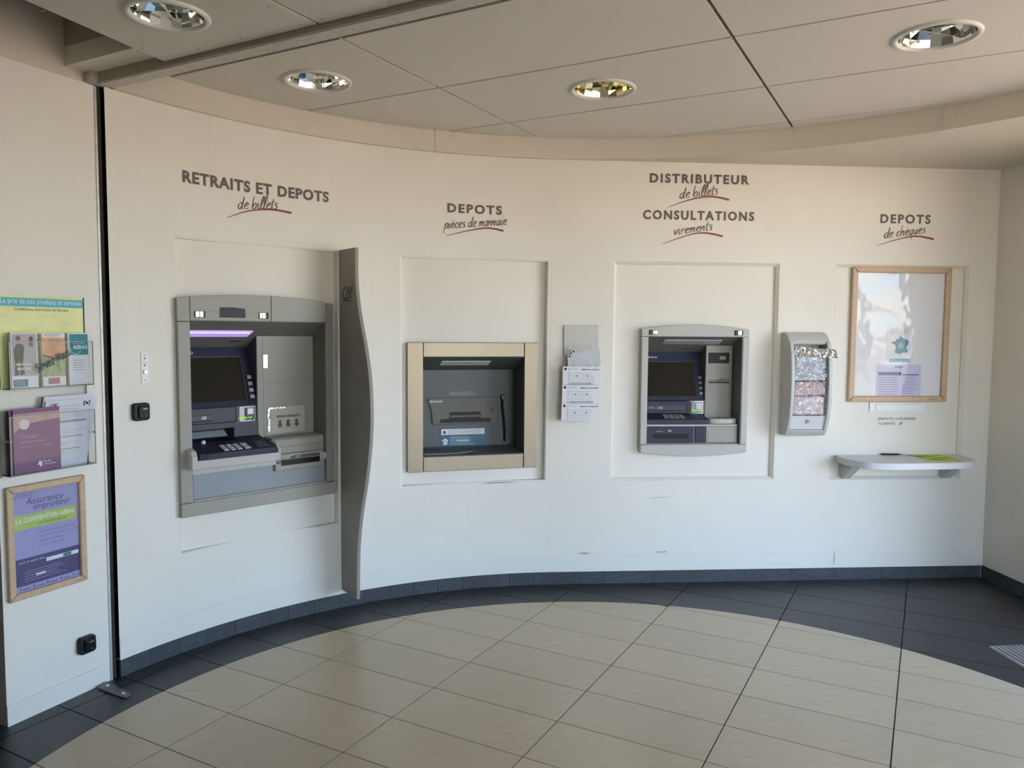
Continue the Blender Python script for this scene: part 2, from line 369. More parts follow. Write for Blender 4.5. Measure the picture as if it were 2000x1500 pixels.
# ------------------------------------------------------------------ floor
bm = NB(); prism(bm, [(-3.4, BACK_Y - .3), (4.0, BACK_Y - .3), (4.0, 6.0), (-3.4, 6.0)], -.12, -.004, 'z')
floor = struct(mk('floor', bm, GROUT))
DX, DY, DR = .42, 2.218, 2.183
room_cw = ROOM
disc_cw = circle_cw(DX, DY, DR)
def tile(P, mat):
    if area(P) < .0012: return
    cx = sum(p[0] for p in P) / len(P); cy = sum(p[1] for p in P) / len(P)
    b_ = prism(NB(), [(p[0] - cx, p[1] - cy) for p in P], -.006, .0, 'z'); o = mk('tile', b_, mat); o.location = (cx, cy, 0); o.parent = floor
g = .0026
for c in range(-8, 12):
    for r in range(-6, 30):
        q = []
        for cc, rr in ((c * .6 + g, -r * .3 - g), ((c + 1) * .6 - g, -r * .3 - g), ((c + 1) * .6 - g, -(r + 1) * .3 + g), (c * .6 + g, -(r + 1) * .3 + g)):
            q.append((GO[0] + cc * GU[0] + rr * GV[0], GO[1] + cc * GU[1] + rr * GV[1]))
        q = clip_poly(q, room_cw)
        if area(q) < .002: continue
        far = max(math.hypot(p[0] - DX, p[1] - DY) for p in q); near = min(math.hypot(p[0] - DX, p[1] - DY) for p in q)
        if far < DR: tile(q, TILE_B); continue
        ins = clip_poly(q, disc_cw)
        if area(ins) < 1e-5: tile(q, TILE_D); continue
        tile(ins, TILE_B)
        o = minus_disc(q, DX, DY, DR + .001)
        if o and len(o) > 2: tile(o, TILE_D)

# ------------------------------------------------------------------ counter wall with its four niches
REC = [(-2.214, -1.32, .48, 2.012, .045, .010), (-.956, -.055, .651, 2.006, .050, .010), (.350, 1.388, .651, 2.006, .030, .018), (1.745, 2.621, .649, 2.007, .030, .018)]
HOLE = [(.03, .83, .69, 1.70), (.09, .80, .78, 1.46), (.20, .82, .85, 1.57), None]
bm = NB()
ss = sorted(set([S0, 0., S1] + [x for r in REC for x in r[:2]])); sl = []
for a, b in zip(ss, ss[1:]):
    k = max(1, int((b - a) / .045)) if a < 0 else 1
    sl += [a + (b - a) * i / k for i in range(k)]
sl.append(S1)
zl = sorted(set([Z_SKIRT, Z_SOF + .004] + [x for r in REC for x in r[2:4]]))
for a, b in zip(sl, sl[1:]):
    for z0, z1 in zip(zl, zl[1:]):
        sm, zm = (a + b) / 2, (z0 + z1) / 2
        if any(r[0] < sm < r[1] and r[2] < zm < r[3] for r in REC): continue
        A, Bq = W(a), W(b); bm.faces.new([bm.verts.new(p) for p in ((*A, z0), (*Bq, z0), (*Bq, z1), (*A, z1))])
    A, Bq, A2, B2 = W(a), W(b), W(a, -.03), W(b, -.03)
    bm.faces.new([bm.verts.new(p) for p in ((*A, Z_SKIRT), (*Bq, Z_SKIRT), (*B2, Z_SKIRT), (*A2, Z_SKIRT))])
for (sa, sb, z0, z1, dep, ch) in REC:               # chamfered jambs down to the flat niche back
    o, an, l = chord(sa, sb, -dep); t = (math.cos(an), math.sin(an))
    n = 12 if sa < 0 else 1; rim = [(sa + (sb - sa) * i / n, z1) for i in range(n + 1)] + [(sb + (sa - sb) * i / n, z0) for i in range(n + 1)]
    loops = []
    for s, z in rim:
        p = W(s); u = (p[0] - o[0]) * t[0] + (p[1] - o[1]) * t[1]; us = ch if s == sa else -ch if s == sb else 0; zz = z + (ch if z == z0 else -ch)
        q = (o[0] + t[0] * (u + us), o[1] + t[1] * (u + us))
        m = W(s + us, -min(ch, dep * .6) if sa > 0 else -.004)
        loops.append(((*p, z), (*m, zz), (*q, zz)))
    for i in range(len(loops)):
        P, Q = loops[i], loops[(i + 1) % len(loops)]
        for j in (0, 1):
            try: bm.faces.new([bm.verts.new(x) for x in (P[j], Q[j], Q[j + 1], P[j + 1])])
            except ValueError: pass
bmesh.ops.remove_doubles(bm, verts=bm.verts, dist=.0002)
wall_back = struct(mk('wall_back', bm, WALL))
for (sa, sb, z0, z1, dep, ch), h in zip(REC, HOLE):
    o, an, l = chord(sa, sb, -dep); bm = NB()
    if h:
        for a in ((0, l, z0, h[2]), (0, l, h[3], z1), (0, h[0], h[2], h[3]), (h[1], l, h[2], h[3])): box(bm, a[0], a[1], 0, .012, a[2], a[3])
    else: box(bm, 0, l, 0, .012, z0, z1)
    p = mk('niche_panel', bm, WALL); p.location = (*o, 0); p.rotation_euler = (0, 0, an); p.parent = wall_back
bm = NB()                                           # low repair band along the foot of the wall, with butt joints
for a, b in ((S0, -1.315), (-1.295, 1.80), (1.803, S1)):
    k = max(1, int((b - a) / .05)) if a < 0 else 1
    for i in range(k):
        x0, x1 = a + (b - a) * i / k, a + (b - a) * (i + 1) / k
        p = [(*W(x0, .004), Z_SKIRT), (*W(x1, .004), Z_SKIRT), (*W(x1, .004), .186), (*W(x0, .004), .186), (*W(x0, -.002), Z_SKIRT), (*W(x1, -.002), Z_SKIRT), (*W(x1, -.002), .192), (*W(x0, -.002), .192)]
        hexa(bm, p)
mk('repair_band', bm, WALL).parent = wall_back
for s_ in (-2.02, -1.02, -.035):                     # faint board joints
    bm = NB(); rect(bm, s_, s_ + .0016, 2.03 if s_ < -.1 else Z_SKIRT, Z_SOF, wmap(.0008)); mk('board_joint', bm, M('joint_tone', (.66, .63, .57), .7)).parent = wall_back
SC = M('scuff_grey', (.40, .38, .35), .8, noise=.4, nscale=60)
for pts in ([(-.46, .648), (-.40, .656), (-.30, .655), (-.235, .652), (-.30, .647)], [(.140, .198), (.18, .203), (.235, .200), (.19, .190)], [(.63, .200), (.70, .204), (.72, .198), (.66, .195)], [(1.796, .115), (1.801, .19), (1.805, .19), (1.803, .11)], [(-1.435, .437), (-1.428, .442), (-1.424, .436)], [(.55, .541), (.66, .548), (.78, .546), (.66, .5445)]):
    bm = NB(); poly(bm, pts, wmap(.0048)); mk('scuff', bm, SC).parent = wall_back
# skirting tiles
base = struct(mk('baseboard_back', hexa(NB(), [(*W(S1 - .2, -.02), 0), (*W(S1, -.02), 0), (*W(S1, -.02), .078), (*W(S1 - .2, -.02), .078), (*W(S1 - .2, -.04), 0), (*W(S1, -.04), 0), (*W(S1, -.04), .078), (*W(S1 - .2, -.04), .078)]), GROUT))
s = S0 + .004
while s < S1 - .02:
    e = min(s + (.15 if s < .3 else .30), S1 - .004); bm = NB(); k = 3 if s < 0 else 1
    for i in range(k):
        a, b = s + .001 + (e - s - .002) * i / k, s + .001 + (e - s - .002) * (i + 1) / k
        hexa(bm, [(*W(a, -.003), -.003), (*W(b, -.003), -.003), (*W(b, -.003), .0825), (*W(a, -.003), .0825), (*W(a, -.02), -.003), (*W(b, -.02), -.003), (*W(b, -.02), .0825), (*W(a, -.02), .0825)])
    mk('tile', bm, SKIRT).parent = base; s = e

# right wall, left wall panel, soffit, fascia
def vslab(name, a, b, z0, z1, th, mat):             # upright slab from a to b, thickness to the left of a->b
    dx, dy = b[0] - a[0], b[1] - a[1]; l = math.hypot(dx, dy); nx, ny = -dy / l * th, dx / l * th
    return mk(name, prism(NB(), [a, b, (b[0] + nx, b[1] + ny), (a[0] + nx, a[1] + ny)], z0, z1, 'z'), mat)
wall_right = struct(vslab('wall_right', RW(-.02), RW(.80), Z_SKIRT, 2.75, .14, WALL))
base_r = struct(vslab('baseboard_right', (RW(.0)[0] - .003, RW(0)[1]), (RW(.80)[0] - .003, RW(.80)[1]), 0, .0825, .1, SKIRT))
def LP(u, d=0.): return (LO[0] + LT[0] * u + LM[0] * d, LO[1] + LT[1] * u + LM[1] * d)
bm = prism(NB(), [LP(-.459), LP(-.006), LP(-.006, .10), LP(-.459, .10)], 0, Z_SOF - .002, 'z')
wall_left = struct(mk('wall_left', bm, WALL))
bm = prism(NB(), [LP(-.459, -.004), LP(-.03, -.004), LP(-.03, .002), LP(-.459, .002)], .0, .085, 'z'); mk('painted_skirting', bm, WALL).parent = wall_left
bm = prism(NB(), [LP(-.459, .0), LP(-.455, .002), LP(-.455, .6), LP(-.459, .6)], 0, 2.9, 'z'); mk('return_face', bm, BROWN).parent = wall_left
bm = prism(NB(), [LP(-1.6, .004), LP(.02, .004), LP(.02, .10), LP(-1.6, .10)], Z_SOF, 3.2, 'z'); mk('upper_band', bm, BEIGE).parent = wall_left

AF0, AF1, RF = math.radians(-25), math.radians(151.5), 2.468
def ray_out(a):                                     # from the bend centre out to the room's edge
    dx, dy = math.cos(a), math.sin(a); best = 9
    for i in range(len(ROOM)):
        p, q = ROOM[i], ROOM[(i + 1) % len(ROOM)]; ex, ey = q[0] - p[0], q[1] - p[1]; det = ex * dy - ey * dx
        if abs(det) < 1e-9: continue
        t = (ex * (p[1] - CY) - ey * (p[0] - CX)) / det; k = (dx * (p[1] - CY) - dy * (p[0] - CX)) / det
        if t > 0 and -1e-6 <= k <= 1 + 1e-6: best = min(best, t)
    return best
bm = NB(); NS = 96; prev = None
aset = sorted([AF0 + (AF1 - AF0) * i / NS for i in range(NS + 1)] + [math.atan2(CORNER[1] + .06 - CY, CORNER[0] + .06 - CX)])
for a in aset:
    ro = max(ray_out(a), RF + .02); c, sn = math.cos(a), math.sin(a)
    cur = [bm.verts.new((CX + RF * c, CY + RF * sn, Z_SOF)), bm.verts.new((CX + ro * c, CY + ro * sn, Z_SOF)), bm.verts.new((CX + ro * c, CY + ro * sn, 2.8)), bm.verts.new((CX + RF * c, CY + RF * sn, 2.8))]
    if prev:
        for j in range(4): bm.faces.new((prev[j], cur[j], cur[(j + 1) % 4], prev[(j + 1) % 4]))
    prev = cur
soffit = struct(mk('trim_1', bm, BEIGE)); soffit['label'] = 'lowered soffit with curved fascia above the counter wall'
for deg, w in ((110.7, 1.55), (45.2, 1.1)):         # joint cover strips on the fascia
    bm = NB(); a0, a1 = math.radians(deg - w / 2), math.radians(deg + w / 2)
    for r0, r1 in ((RF - .003, RF + .004),):
        pts = [(CX + r0 * math.cos(a0), CY + r0 * math.sin(a0)), (CX + r0 * math.cos(a1), CY + r0 * math.sin(a1)), (CX + r1 * math.cos(a1), CY + r1 * math.sin(a1)), (CX + r1 * math.cos(a0), CY + r1 * math.sin(a0))]
        prism(bm, pts, Z_SOF - .001, Z_CEIL + .01, 'z')
    mk('joint_strip', bm, BEIGE).parent = soffit

# ------------------------------------------------------------------ ceiling
ceiling = struct(mk('ceiling', prism(NB(), [uv(-2.5, 2.13), uv(-2.5, -3.6), uv(4.2, -3.6), uv(4.2, 5.4), uv(-3.3, 5.4), uv(-3.3, 2.13)], 2.79, 2.82, 'z'), PLEN))
LIGHTS = [(-1.160, 2.651), (-.912, 3.655), (.423, 3.745), (1.635, 3.063)]
LR = .1575
fas_cw = circle_cw(CX, CY, RF - .002, 200)
def panel(P, zb=Z_CEIL):
    if area(P) < .004: return
    cx = sum(p[0] for p in P) / len(P); cy = sum(p[1] for p in P) / len(P)
    hole = None
    for L in LIGHTS:
        if all((P[(i + 1) % len(P)][0] - P[i][0]) * (L[1] - P[i][1]) - (P[(i + 1) % len(P)][1] - P[i][1]) * (L[0] - P[i][0]) < 0 for i in range(len(P))) or all((P[(i + 1) % len(P)][0] - P[i][0]) * (L[1] - P[i][1]) - (P[(i + 1) % len(P)][1] - P[i][1]) * (L[0] - P[i][0]) > 0 for i in range(len(P))): hole = L
    bm = NB(); z0, z1 = zb, zb + .022
    if not hole: prism(bm, [(p[0] - cx, p[1] - cy) for p in P], z0, z1, 'z')
    else:
        lr = .136 if zb < 2.7 else LR; H = [(hole[0] + (lr - .012) * math.cos(2 * PI * i / 32), hole[1] + (lr - .012) * math.sin(2 * PI * i / 32)) for i in range(32)]
        for z in (z0, z1):
            es = []
            for Lp in (P, H):
                v = [bm.verts.new((p[0] - cx, p[1] - cy, z)) for p in Lp]; es += [bm.edges.new((v[i], v[(i + 1) % len(v)])) for i in range(len(v))]
            bmesh.ops.triangle_fill(bm, use_beauty=True, use_dissolve=False, edges=es)
        for Lp in (P, H):
            for i in range(len(Lp)):
                p, q = Lp[i], Lp[(i + 1) % len(Lp)]; bm.faces.new([bm.verts.new(x) for x in ((p[0] - cx, p[1] - cy, z0), (q[0] - cx, q[1] - cy, z0), (q[0] - cx, q[1] - cy, z1), (p[0] - cx, p[1] - cy, z1))])
        bmesh.ops.remove_doubles(bm, verts=bm.verts, dist=.0002)
    o = mk('ceiling_panel', bm, CEIL); o.location = (cx, cy, 0); o.parent = ceiling
us = [-3.475, -2.10, -.725, .65, 2.025, 3.40]; vs = [2.432, 3.12, 3.805, 4.49, 5.17]; g = .008
for i in range(5):
    for j in range(4):
        q = [uv(us[i] + g, vs[j] + g * (j > 0)), uv(us[i + 1] - g, vs[j] + g * (j > 0)), uv(us[i + 1] - g, vs[j + 1] - g * .6), uv(us[i] + g, vs[j + 1] - g * .6)]
        panel(clip_poly(q, fas_cw))
us = [-2.60, -1.890, -.640, .610, 1.860, 3.110, 4.36]; vs = [-2.914, -2.291, -1.668, -1.045, -.422, .201, .824, 1.447, 2.070]
def ul(u, v): return uv(u, v) if u > -2.5 else uv(-2.593 - .16 * (v - 1.487), v)
for i in range(6):
    for j in range(8):
        a, b = vs[j] + g * (j != 6), vs[j + 1] - g * (j not in (5, 7))
        panel(clip_poly([ul(us[i] + g * (i > 0), a), ul(us[i + 1] - g, a), ul(us[i + 1] - g, b), ul(us[i] + g * (i > 0), b)], ROOM), Z_NEAR)
bm = NB()                                            # screw heads of the nearer panels
for u, v in [(-2.885, 1.72), (-2.90, 1.93), (-2.90, 2.13), (-2.70, 2.245), (-2.45, 2.245), (-2.14, 2.245), (-2.13, 2.08), (-2.03, 2.245), (-2.03, 2.05), (-1.72, 2.245), (-1.3, 2.245), (-.9, 2.245)]:
    x, y = uv(u * .909, v * .909); bmesh.ops.create_cone(bm, cap_ends=True, segments=8, radius1=.0055, radius2=.0045, depth=.002, matrix=Matrix.Translation((x, y, Z_NEAR - .0005)))
scr = mk('screw_heads', bm, M('painted_screw', (.45, .42, .38), .6)); scr.parent = ceiling
# shutter rail across the ceiling, ending over the slot
def ubox(bm, u0, u1, v0, v1, z0, z1):
    P = [uv(u0, v0), uv(u1, v0), uv(u1, v1), uv(u0, v1)]; return prism(bm, P, z0, z1, 'z')
rail = T('shutter_rail', 'long painted shutter rail crossing the ceiling from the wall slot', 'rail', base=(*uv(-3.05, 2.10), 2.60))
rail.part('rail_bar', ubox(NB(), -3.12, 3.0, 2.088, 2.152, 2.60, 2.640), M('worn_rail_paint', (.60, .56, .49), .55, noise=.10, nscale=30))
rail.part('rail_lip', ubox(NB(), -3.12, 3.0, 2.074, 2.087, 2.6015, 2.66), M('rail_side_paint', (.30, .265, .215), .6, noise=.06, nscale=40))
bm = prism(NB(), [LP(-.052, -.055), LP(.034, -.055), LP(.034, .0), LP(-.052, .0)], 2.602, 2.664, 'z'); bevel(bm, .012); rail.part('end_block', bm, M('worn_block', (.42, .39, .345), .6, noise=.12, nscale=30))
# ledge and coffer beside the nearer ceiling panels
bm = ubox(NB(), -3.4, -2.5, 1.965, 2.074, 2.645, 2.72); co = struct(mk('trim_2', bm, CEIL))
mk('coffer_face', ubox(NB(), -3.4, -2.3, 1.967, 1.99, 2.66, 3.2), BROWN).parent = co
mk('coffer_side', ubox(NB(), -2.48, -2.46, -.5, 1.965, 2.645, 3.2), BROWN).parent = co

# the shutter's guide slot between left panel and counter wall
sg = T('trim_3', 'dark upright shutter guide slot with worn aluminium edge', 'guide', base=(*LP(.01, .02), 0)); sg.o['kind'] = 'structure'; del sg.o['category']
sg.part('channel_back', prism(NB(), [LP(-.01, .085), LP(.12, .085), LP(.12, .09), LP(-.01, .09)], 0, 2.69, 'z'), M('slot_black', (.02, .018, .014), .7))
sg.part('edge_strip', prism(NB(), [LP(-.006, -.004), LP(.004, -.004), LP(.004, .08), LP(-.006, .08)], .0, 2.60, 'z'), ALU)
sg.part('brush_seal', prism(NB(), [LP(.0045, .004), LP(.0285, .004), LP(.0285, .08), LP(.0045, .08)], .0, 2.62, 'z'), M('brush_black', (.030, .026, .018), .9, noise=.3, nscale=120))
# floor stop plate
pl = T('floor_plate', 'scuffed metal foot plate on dark tiles beneath the slot', 'plate', base=(-1.72, 3.245, 0))
P = [(-1.80, 3.262), (-1.803, 3.309), (-1.785, 3.318), (-1.65, 3.226), (-1.627, 3.205), (-1.628, 3.184), (-1.645, 3.176)]
pl.part('plate', bevel(prism(NB(), P, -.001, .010, 'z'), .003, 1), PLATE)
for p in ((-1.765, 3.277), (-1.66, 3.205)): pl.part('screw', lathe(NB(), [(.0, .013), (.007, .013), (.008, .009)], 10, *p), ALU)

# floor grating by the entrance
gr = T('floor_grating', 'aluminium slatted entrance grating let into the dark tiles', 'grating', origin=(2.405, 3.786), rot=math.atan2(-.0205, .0095) if False else 0, base=(0, 0, 0))
d1 = (.9936, .1127); d2 = (.0692, -.9976)
def gp(a, b): return (d1[0] * a + d2[0] * b, d1[1] * a + d2[1] * b)
gr.part('tray', prism(NB(), [gp(0, 0), gp(.62, 0), gp(.62, 1.2), gp(0, 1.2)], -.002, .001, 'z'), BLACKM)
for a in ((0, .006, 0, 1.2), (.614, .62, 0, 1.2), (0, .62, 0, .006), (0, .62, 1.194, 1.2)):
    gr.part('rim', prism(NB(), [gp(a[0], a[2]), gp(a[1], a[2]), gp(a[1], a[3]), gp(a[0], a[3])], -.001, .006, 'z'), CHROME)
for i in range(23):
    x = .016 + i * .026; gr.part('slat', prism(NB(), [gp(x, .008), gp(x + .016, .008), gp(x + .016, 1.192), gp(x, 1.192)], -.001, .005, 'z'), ALU)

# ------------------------------------------------------------------ unseen shell: outer walls and roof added against light leaks, glazed sides, ground
struct(vslab('wall_outer', (4.3, 5.9), (-3.4, 5.9), -.1, 3.2, -.15, OUTER))
struct(vslab('wall_far_left', (-3.3, 6.0), (-3.3, BACK_Y - .2), -.1, 3.2, -.15, M('corridor_paint', (.30, .26, .21), .7)))
struct(vslab('wall_service', (RW(-.02)[0] + .05, RW(0)[1]), (RW(0)[0] + .1, 5.95), -.1, 3.2, .12, OUTER))
struct(mk('roof', prism(NB(), [(-3.6, BACK_Y - .15), (RW(6.5)[0] + .12, BACK_Y - .15), (RW(0)[0] + .15, CORNER[1]), (RW(0)[0] + .3, 6.2), (-3.6, 6.2)], 3.2, 3.4, 'z'), OUTER))
def window(n, a, b, count):
    dx, dy = b[0] - a[0], b[1] - a[1]; l = math.hypot(dx, dy); rot = math.atan2(dy, dx)
    w = bpy.data.objects.new('window_%d' % n, None); COL.objects.link(w); w.location = (*a, 0); w.rotation_euler = (0, 0, rot); struct(w)
    def pt(nm, bm, m): o = mk(nm, bm, m); o.parent = w
    for i in range(count + 1): x = l * i / count; pt('mullion', B(x - .04, x + .04, -.05, .05, 0, 2.66), FRAMEM)
    for z in (.05, 2.60): pt('rail', B(0, l, -.045, .045, z - .05, z + .06), FRAMEM)
    pt('lintel', B(0, l, -.08, .08, 2.66, 3.2), OUTER)
    for i in range(count): pt('pane', sheet(l * i / count + .04, l * (i + 1) / count - .04, -.006, .006, .11, 2.55), PANE)
    return l
window(1, RW(.84), RW(3.66), 3)  # unseen glazing, span set to put more light on the right-hand wall
struct(vslab('wall_right_front', RW(3.70), RW(6.52), -.1, 3.2, .14, WALL))  # unseen wall, closes off glazing that overlit the left side
window(2, (RW(6.5)[0] - .05, BACK_Y), (1.5, BACK_Y), 2)  # unseen glazing, narrowed to cut the light reaching the left
struct(vslab('wall_entrance', (1.45, BACK_Y), (-3.3, BACK_Y), -.1, 3.2, .15, WALL))  # unseen wall, added so the left side gets less light
struct(mk('ground', B(-70, 70, -80, 40, -.30, -.125), CONC))


# ================================================================== machines
def fl(d): return lambda x, z: (x, d, z)
def logo_ca(bm, x0, x1, z0, z1, f, w=.09):           # interlaced C and A strokes
    W_, H_ = x1 - x0, z1 - z0
    def st(p, k=1.): ribbon(bm, [(x0 + a * W_, z0 + b * H_) for a, b in smooth_line(p, 5)], lambda t: w * H_ * k * (1.15 - .4 * abs(2 * t - 1)), f)
    st([(.42, .97), (.20, .90), (.03, .52), (.12, .16), (.38, .05), (.66, .28), (.86, .60), (.98, .72)], 1.5)
    st([(.36, .28), (.50, .62), (.62, .98)], 1.4); st([(.60, .98), (.70, .50), (.83, .06)], 1.5); st([(.74, .80), (.86, .88), (.98, 1.0)], 1.3)
    return bm
def arch(u, pts):
    for (a, za), (b, zb) in zip(pts, pts[1:]):
        if a <= u <= b: return za + (zb - za) * (u - a) / (b - a)
    return pts[-1][1]

# ---------------------------------------------- cash machine with paying-in shelf (first niche)
O1, A1, L1 = chord(-2.214, -1.32, .03)
m1 = T('cash_machine', 'large grey cash machine with lit lilac lamp strip, keypad shelf and side banknote outlet', 'cash machine', O1, A1, (.425, .03, .669))
TOP = [(-.003, 1.719), (.058, 1.727), (.247, 1.741), (.476, 1.745), (.639, 1.736), (.789, 1.723), (.852, 1.716)]
def hood(a, b, z0, d0=0., d1=.075, db=0.):
    n = 6; P = [(a, z0)] + [(b, z0)] + [(b + (a - b) * i / n, arch(b + (a - b) * i / n, TOP)) for i in range(n + 1)]
    return prism(NB(), P, d0, d1, 'y')
m1.part('stile', bevel(B(0, .058, 0, .075, .738, 1.607), .003), GREY)
m1.part('corner_cap', bevel(hood(-.002, .0575, 1.609), .003), GREY)
hd = m1.part('header', bevel(hood(.0595, .4735, 1.614), .003), GREY)
m1.part('header', bevel(hood(.4755, .7885, 1.614), .003), GREY)
def rstile(z0, z1): return hexa(NB(), [(.790, 0, z0), (.852, .022, z0), (.852, .022, z1), (.790, 0, z1), (.790, .075, z0), (.852, .075, z0), (.852, .075, z1), (.790, .075, z1)])
m1.part('stile', bevel(rstile(.740, 1.606), .003), GREY); m1.part('corner_cap', bevel(rstile(1.608, 1.718), .003), GREY)
m1.part('bottom_rail', bevel(B(0, .852, 0, .075, .669, .736), .004), GREY)
for x in (.078, .404):                               # little convex mirrors in the header
    p = m1.part('mirror_recess', B(x, x + .054, -.0015, .004, 1.627, 1.659), BLACKM, hd)
    bm = NB(); P = [(x + .008 + .040 * i / 6, -.002 - .004 * math.sin(PI * i / 6)) for i in range(7)]; prism(bm, P + [(x + .048, .001), (x + .008, .001)], 1.631, 1.656, 'z'); m1.part('mirror', bm, CHROME, hd)
m1.part('camera_window', prism(NB(), [(.203, 1.630), (.335, 1.630), (.333, 1.676), (.27, 1.681), (.205, 1.680)], -.002, .004), BLACK, hd)
for a, b in ((.134, .203), (.335, .404)):            # fine joint beside the window
    m1.part('joint', B(a, b, -.0006, .002, 1.6585, 1.6595), GREYD, hd)
# cavity
def slope1(d): return 1.614 - .565 * d
m1.part('cavity_ceiling', hexa(NB(), [(.058, .004, slope1(.004)), (.789, .004, slope1(.004)), (.789, .25, slope1(.25)), (.058, .25, slope1(.25)), (.058, .004, slope1(.004) + .02), (.789, .004, slope1(.004) + .02), (.789, .25, slope1(.25) + .02), (.058, .25, slope1(.25) + .02)]), GREYM)
m1.part('cavity_side', B(.786, .796, .002, .26, .70, 1.62), GREYM); m1.part('cavity_side', B(.048, .0575, .002, .26, .70, 1.62), GREYM)
m1.part('cavity_back', B(.05, .80, .262, .27, .70, 1.64), BLACKM)
lam = m1.part('lamp_strip', hexa(NB(), [(.075, .084, slope1(.084) - .006), (.415, .084, slope1(.084) - .006), (.405, .134, slope1(.134) - .004), (.075, .134, slope1(.134) - .004), (.075, .084, slope1(.084) + .004), (.415, .084, slope1(.084) + .004), (.405, .134, slope1(.134) + .004), (.075, .134, slope1(.134) + .004)]), LILAC, label='lilac lit strip')
bm = NB()
for i in range(26): x = .082 + i * .0124; box(bm, x, x + .006, .090, .100, slope1(.095) - .0085, slope1(.095) - .003)
m1.part('lamp_beads', bm, LILACW, lam)
m1.part('vent', hexa(NB(), [(.34, .165, slope1(.165) - .002), (.395, .165, slope1(.165) - .002), (.385, .19, slope1(.19) - .002), (.335, .19, slope1(.19) - .002), (.34, .165, slope1(.165) + .002), (.395, .165, slope1(.165) + .002), (.385, .19, slope1(.19) + .002), (.335, .19, slope1(.19) + .002)]), GREYD)
# outlet wall: separate plates with open joints
for a, b in ((.458, .4895), (.4908, .7855)):
    for z0, z1 in ((1.0, 1.1415), (1.1425, 1.2890), (1.2900, 1.5385)): m1.part('facing_plate', B(a, b, .13, .142, z0, z1), GREY)
m1.part('facing_back', B(.458, .786, .141, .15, 1.0, 1.535), BLACKM)
m1.part('well_side', B(.453, .459, .1305, .26, 1.0, 1.53), NAVYL)
mr = m1.part('mirror_strip', B(.490, .516, .126, .1305, 1.369, 1.442, .002), M('yellow_mirror', (.80, .76, .48), .1, metal=.9))
# tilted monitor
def scr1(z): return .13 + (z - 1.178) / .302 * .10
def tilt(x0, x1, z0, z1, sd, d0, d1): return hexa(NB(), [(x0, sd(z0) + d0, z0), (x1, sd(z0) + d0, z0), (x1, sd(z1) + d0, z1), (x0, sd(z1) + d0, z1), (x0, sd(z0) + d1, z0), (x1, sd(z0) + d1, z0), (x1, sd(z1) + d1, z1), (x0, sd(z1) + d1, z1)])
bz = m1.part('monitor_bezel', tilt(.06, .449, 1.178, 1.478, scr1, 0, .03), NAVY)
m1.part('screen', tilt(.085, .395, 1.207, 1.427, scr1, -.003, .004), SCREEN, bz)
m1.part('bezel_lip', tilt(.075, .405, 1.427, 1.4345, scr1, -.007, .002), NAVYL, bz); m1.part('bezel_lip', tilt(.396, .403, 1.2, 1.427, scr1, -.006, .002), NAVY, bz)
m1.part('key_rail', tilt(.412, .449, 1.185, 1.345, scr1, -.004, .004), BLACKM, bz)
for z in (1.323, 1.290, 1.256, 1.223): m1.part('function_key', bevel(tilt(.420, .445, z - .0095, z + .0095, scr1, -.010, 0), .002, 1), KEYC, bz)
bm = NB(); text(bm, 'DIEBOLD', .062, .158, 1.446, 1.459, lambda x, z: (x, scr1(z) - .0015, z), .02, 1.1); m1.part('maker_lettering', bm, PRINTW, bz)
# card module
cm = m1.part('card_module', B(.06, .333, .119, .2, 1.098, 1.177, .004), NAVYL)
m1.part('card_slot_plate', B(.07, .212, .115, .121, 1.104, 1.142, .002), GREYD, cm); m1.part('card_slot', B(.07, .208, .1135, .118, 1.109, 1.117), BLACK, cm)
bm = NB(); text(bm, 'CB', .150, .174, 1.123, 1.137, fl(.1140), .03, shear=.3); m1.part('card_symbol', bm, PRINTW, cm)
P = [(.336, .128), (.350, .116), (.375, .109), (.405, .107), (.432, .111), (.447, .124), (.447, .17), (.336, .17)]
cr_ = m1.part('card_reader', bevel(prism(NB(), P, 1.094, 1.178, 'z'), .003, 1), SILVER)
m1.part('reader_mouth', B(.374, .424, .104, .115, 1.104, 1.168, .003), GREYD, cr_); m1.part('reader_throat', B(.386, .420, .1015, .106, 1.132, 1.166, .002), SILVER, cr_)
bm = NB()
for i in range(9): box(bm, .346 + i * .0085, .346 + i * .0085 + .0045, .1005 + abs(i - 4.5) * .0012, .108 + abs(i - 4.5) * .002, 1.110 + (i % 3) * .004, 1.119 + (i % 2) * .005)
m1.part('reader_lights', bm, LED, cr_)
# lower fascia and receipt hollow
m1.part('lower_fascia', B(.322, .455, .119, .2, 1.0, 1.0965), NAVYL); m1.part('lower_fascia', B(.06, .322, .121, .2, 1.070, 1.0965), NAVYL)
m1.part('receipt_hollow', B(.06, .322, .185, .2, .99, 1.072), BLACKM)
m1.part('receipt_chute', hexa(NB(), [(.06, .125, 1.012), (.300, .125, 1.012), (.290, .170, 1.055), (.06, .170, 1.055), (.06, .135, .99), (.300, .135, .99), (.290, .185, 1.05), (.06, .185, 1.05)]), GREYB)
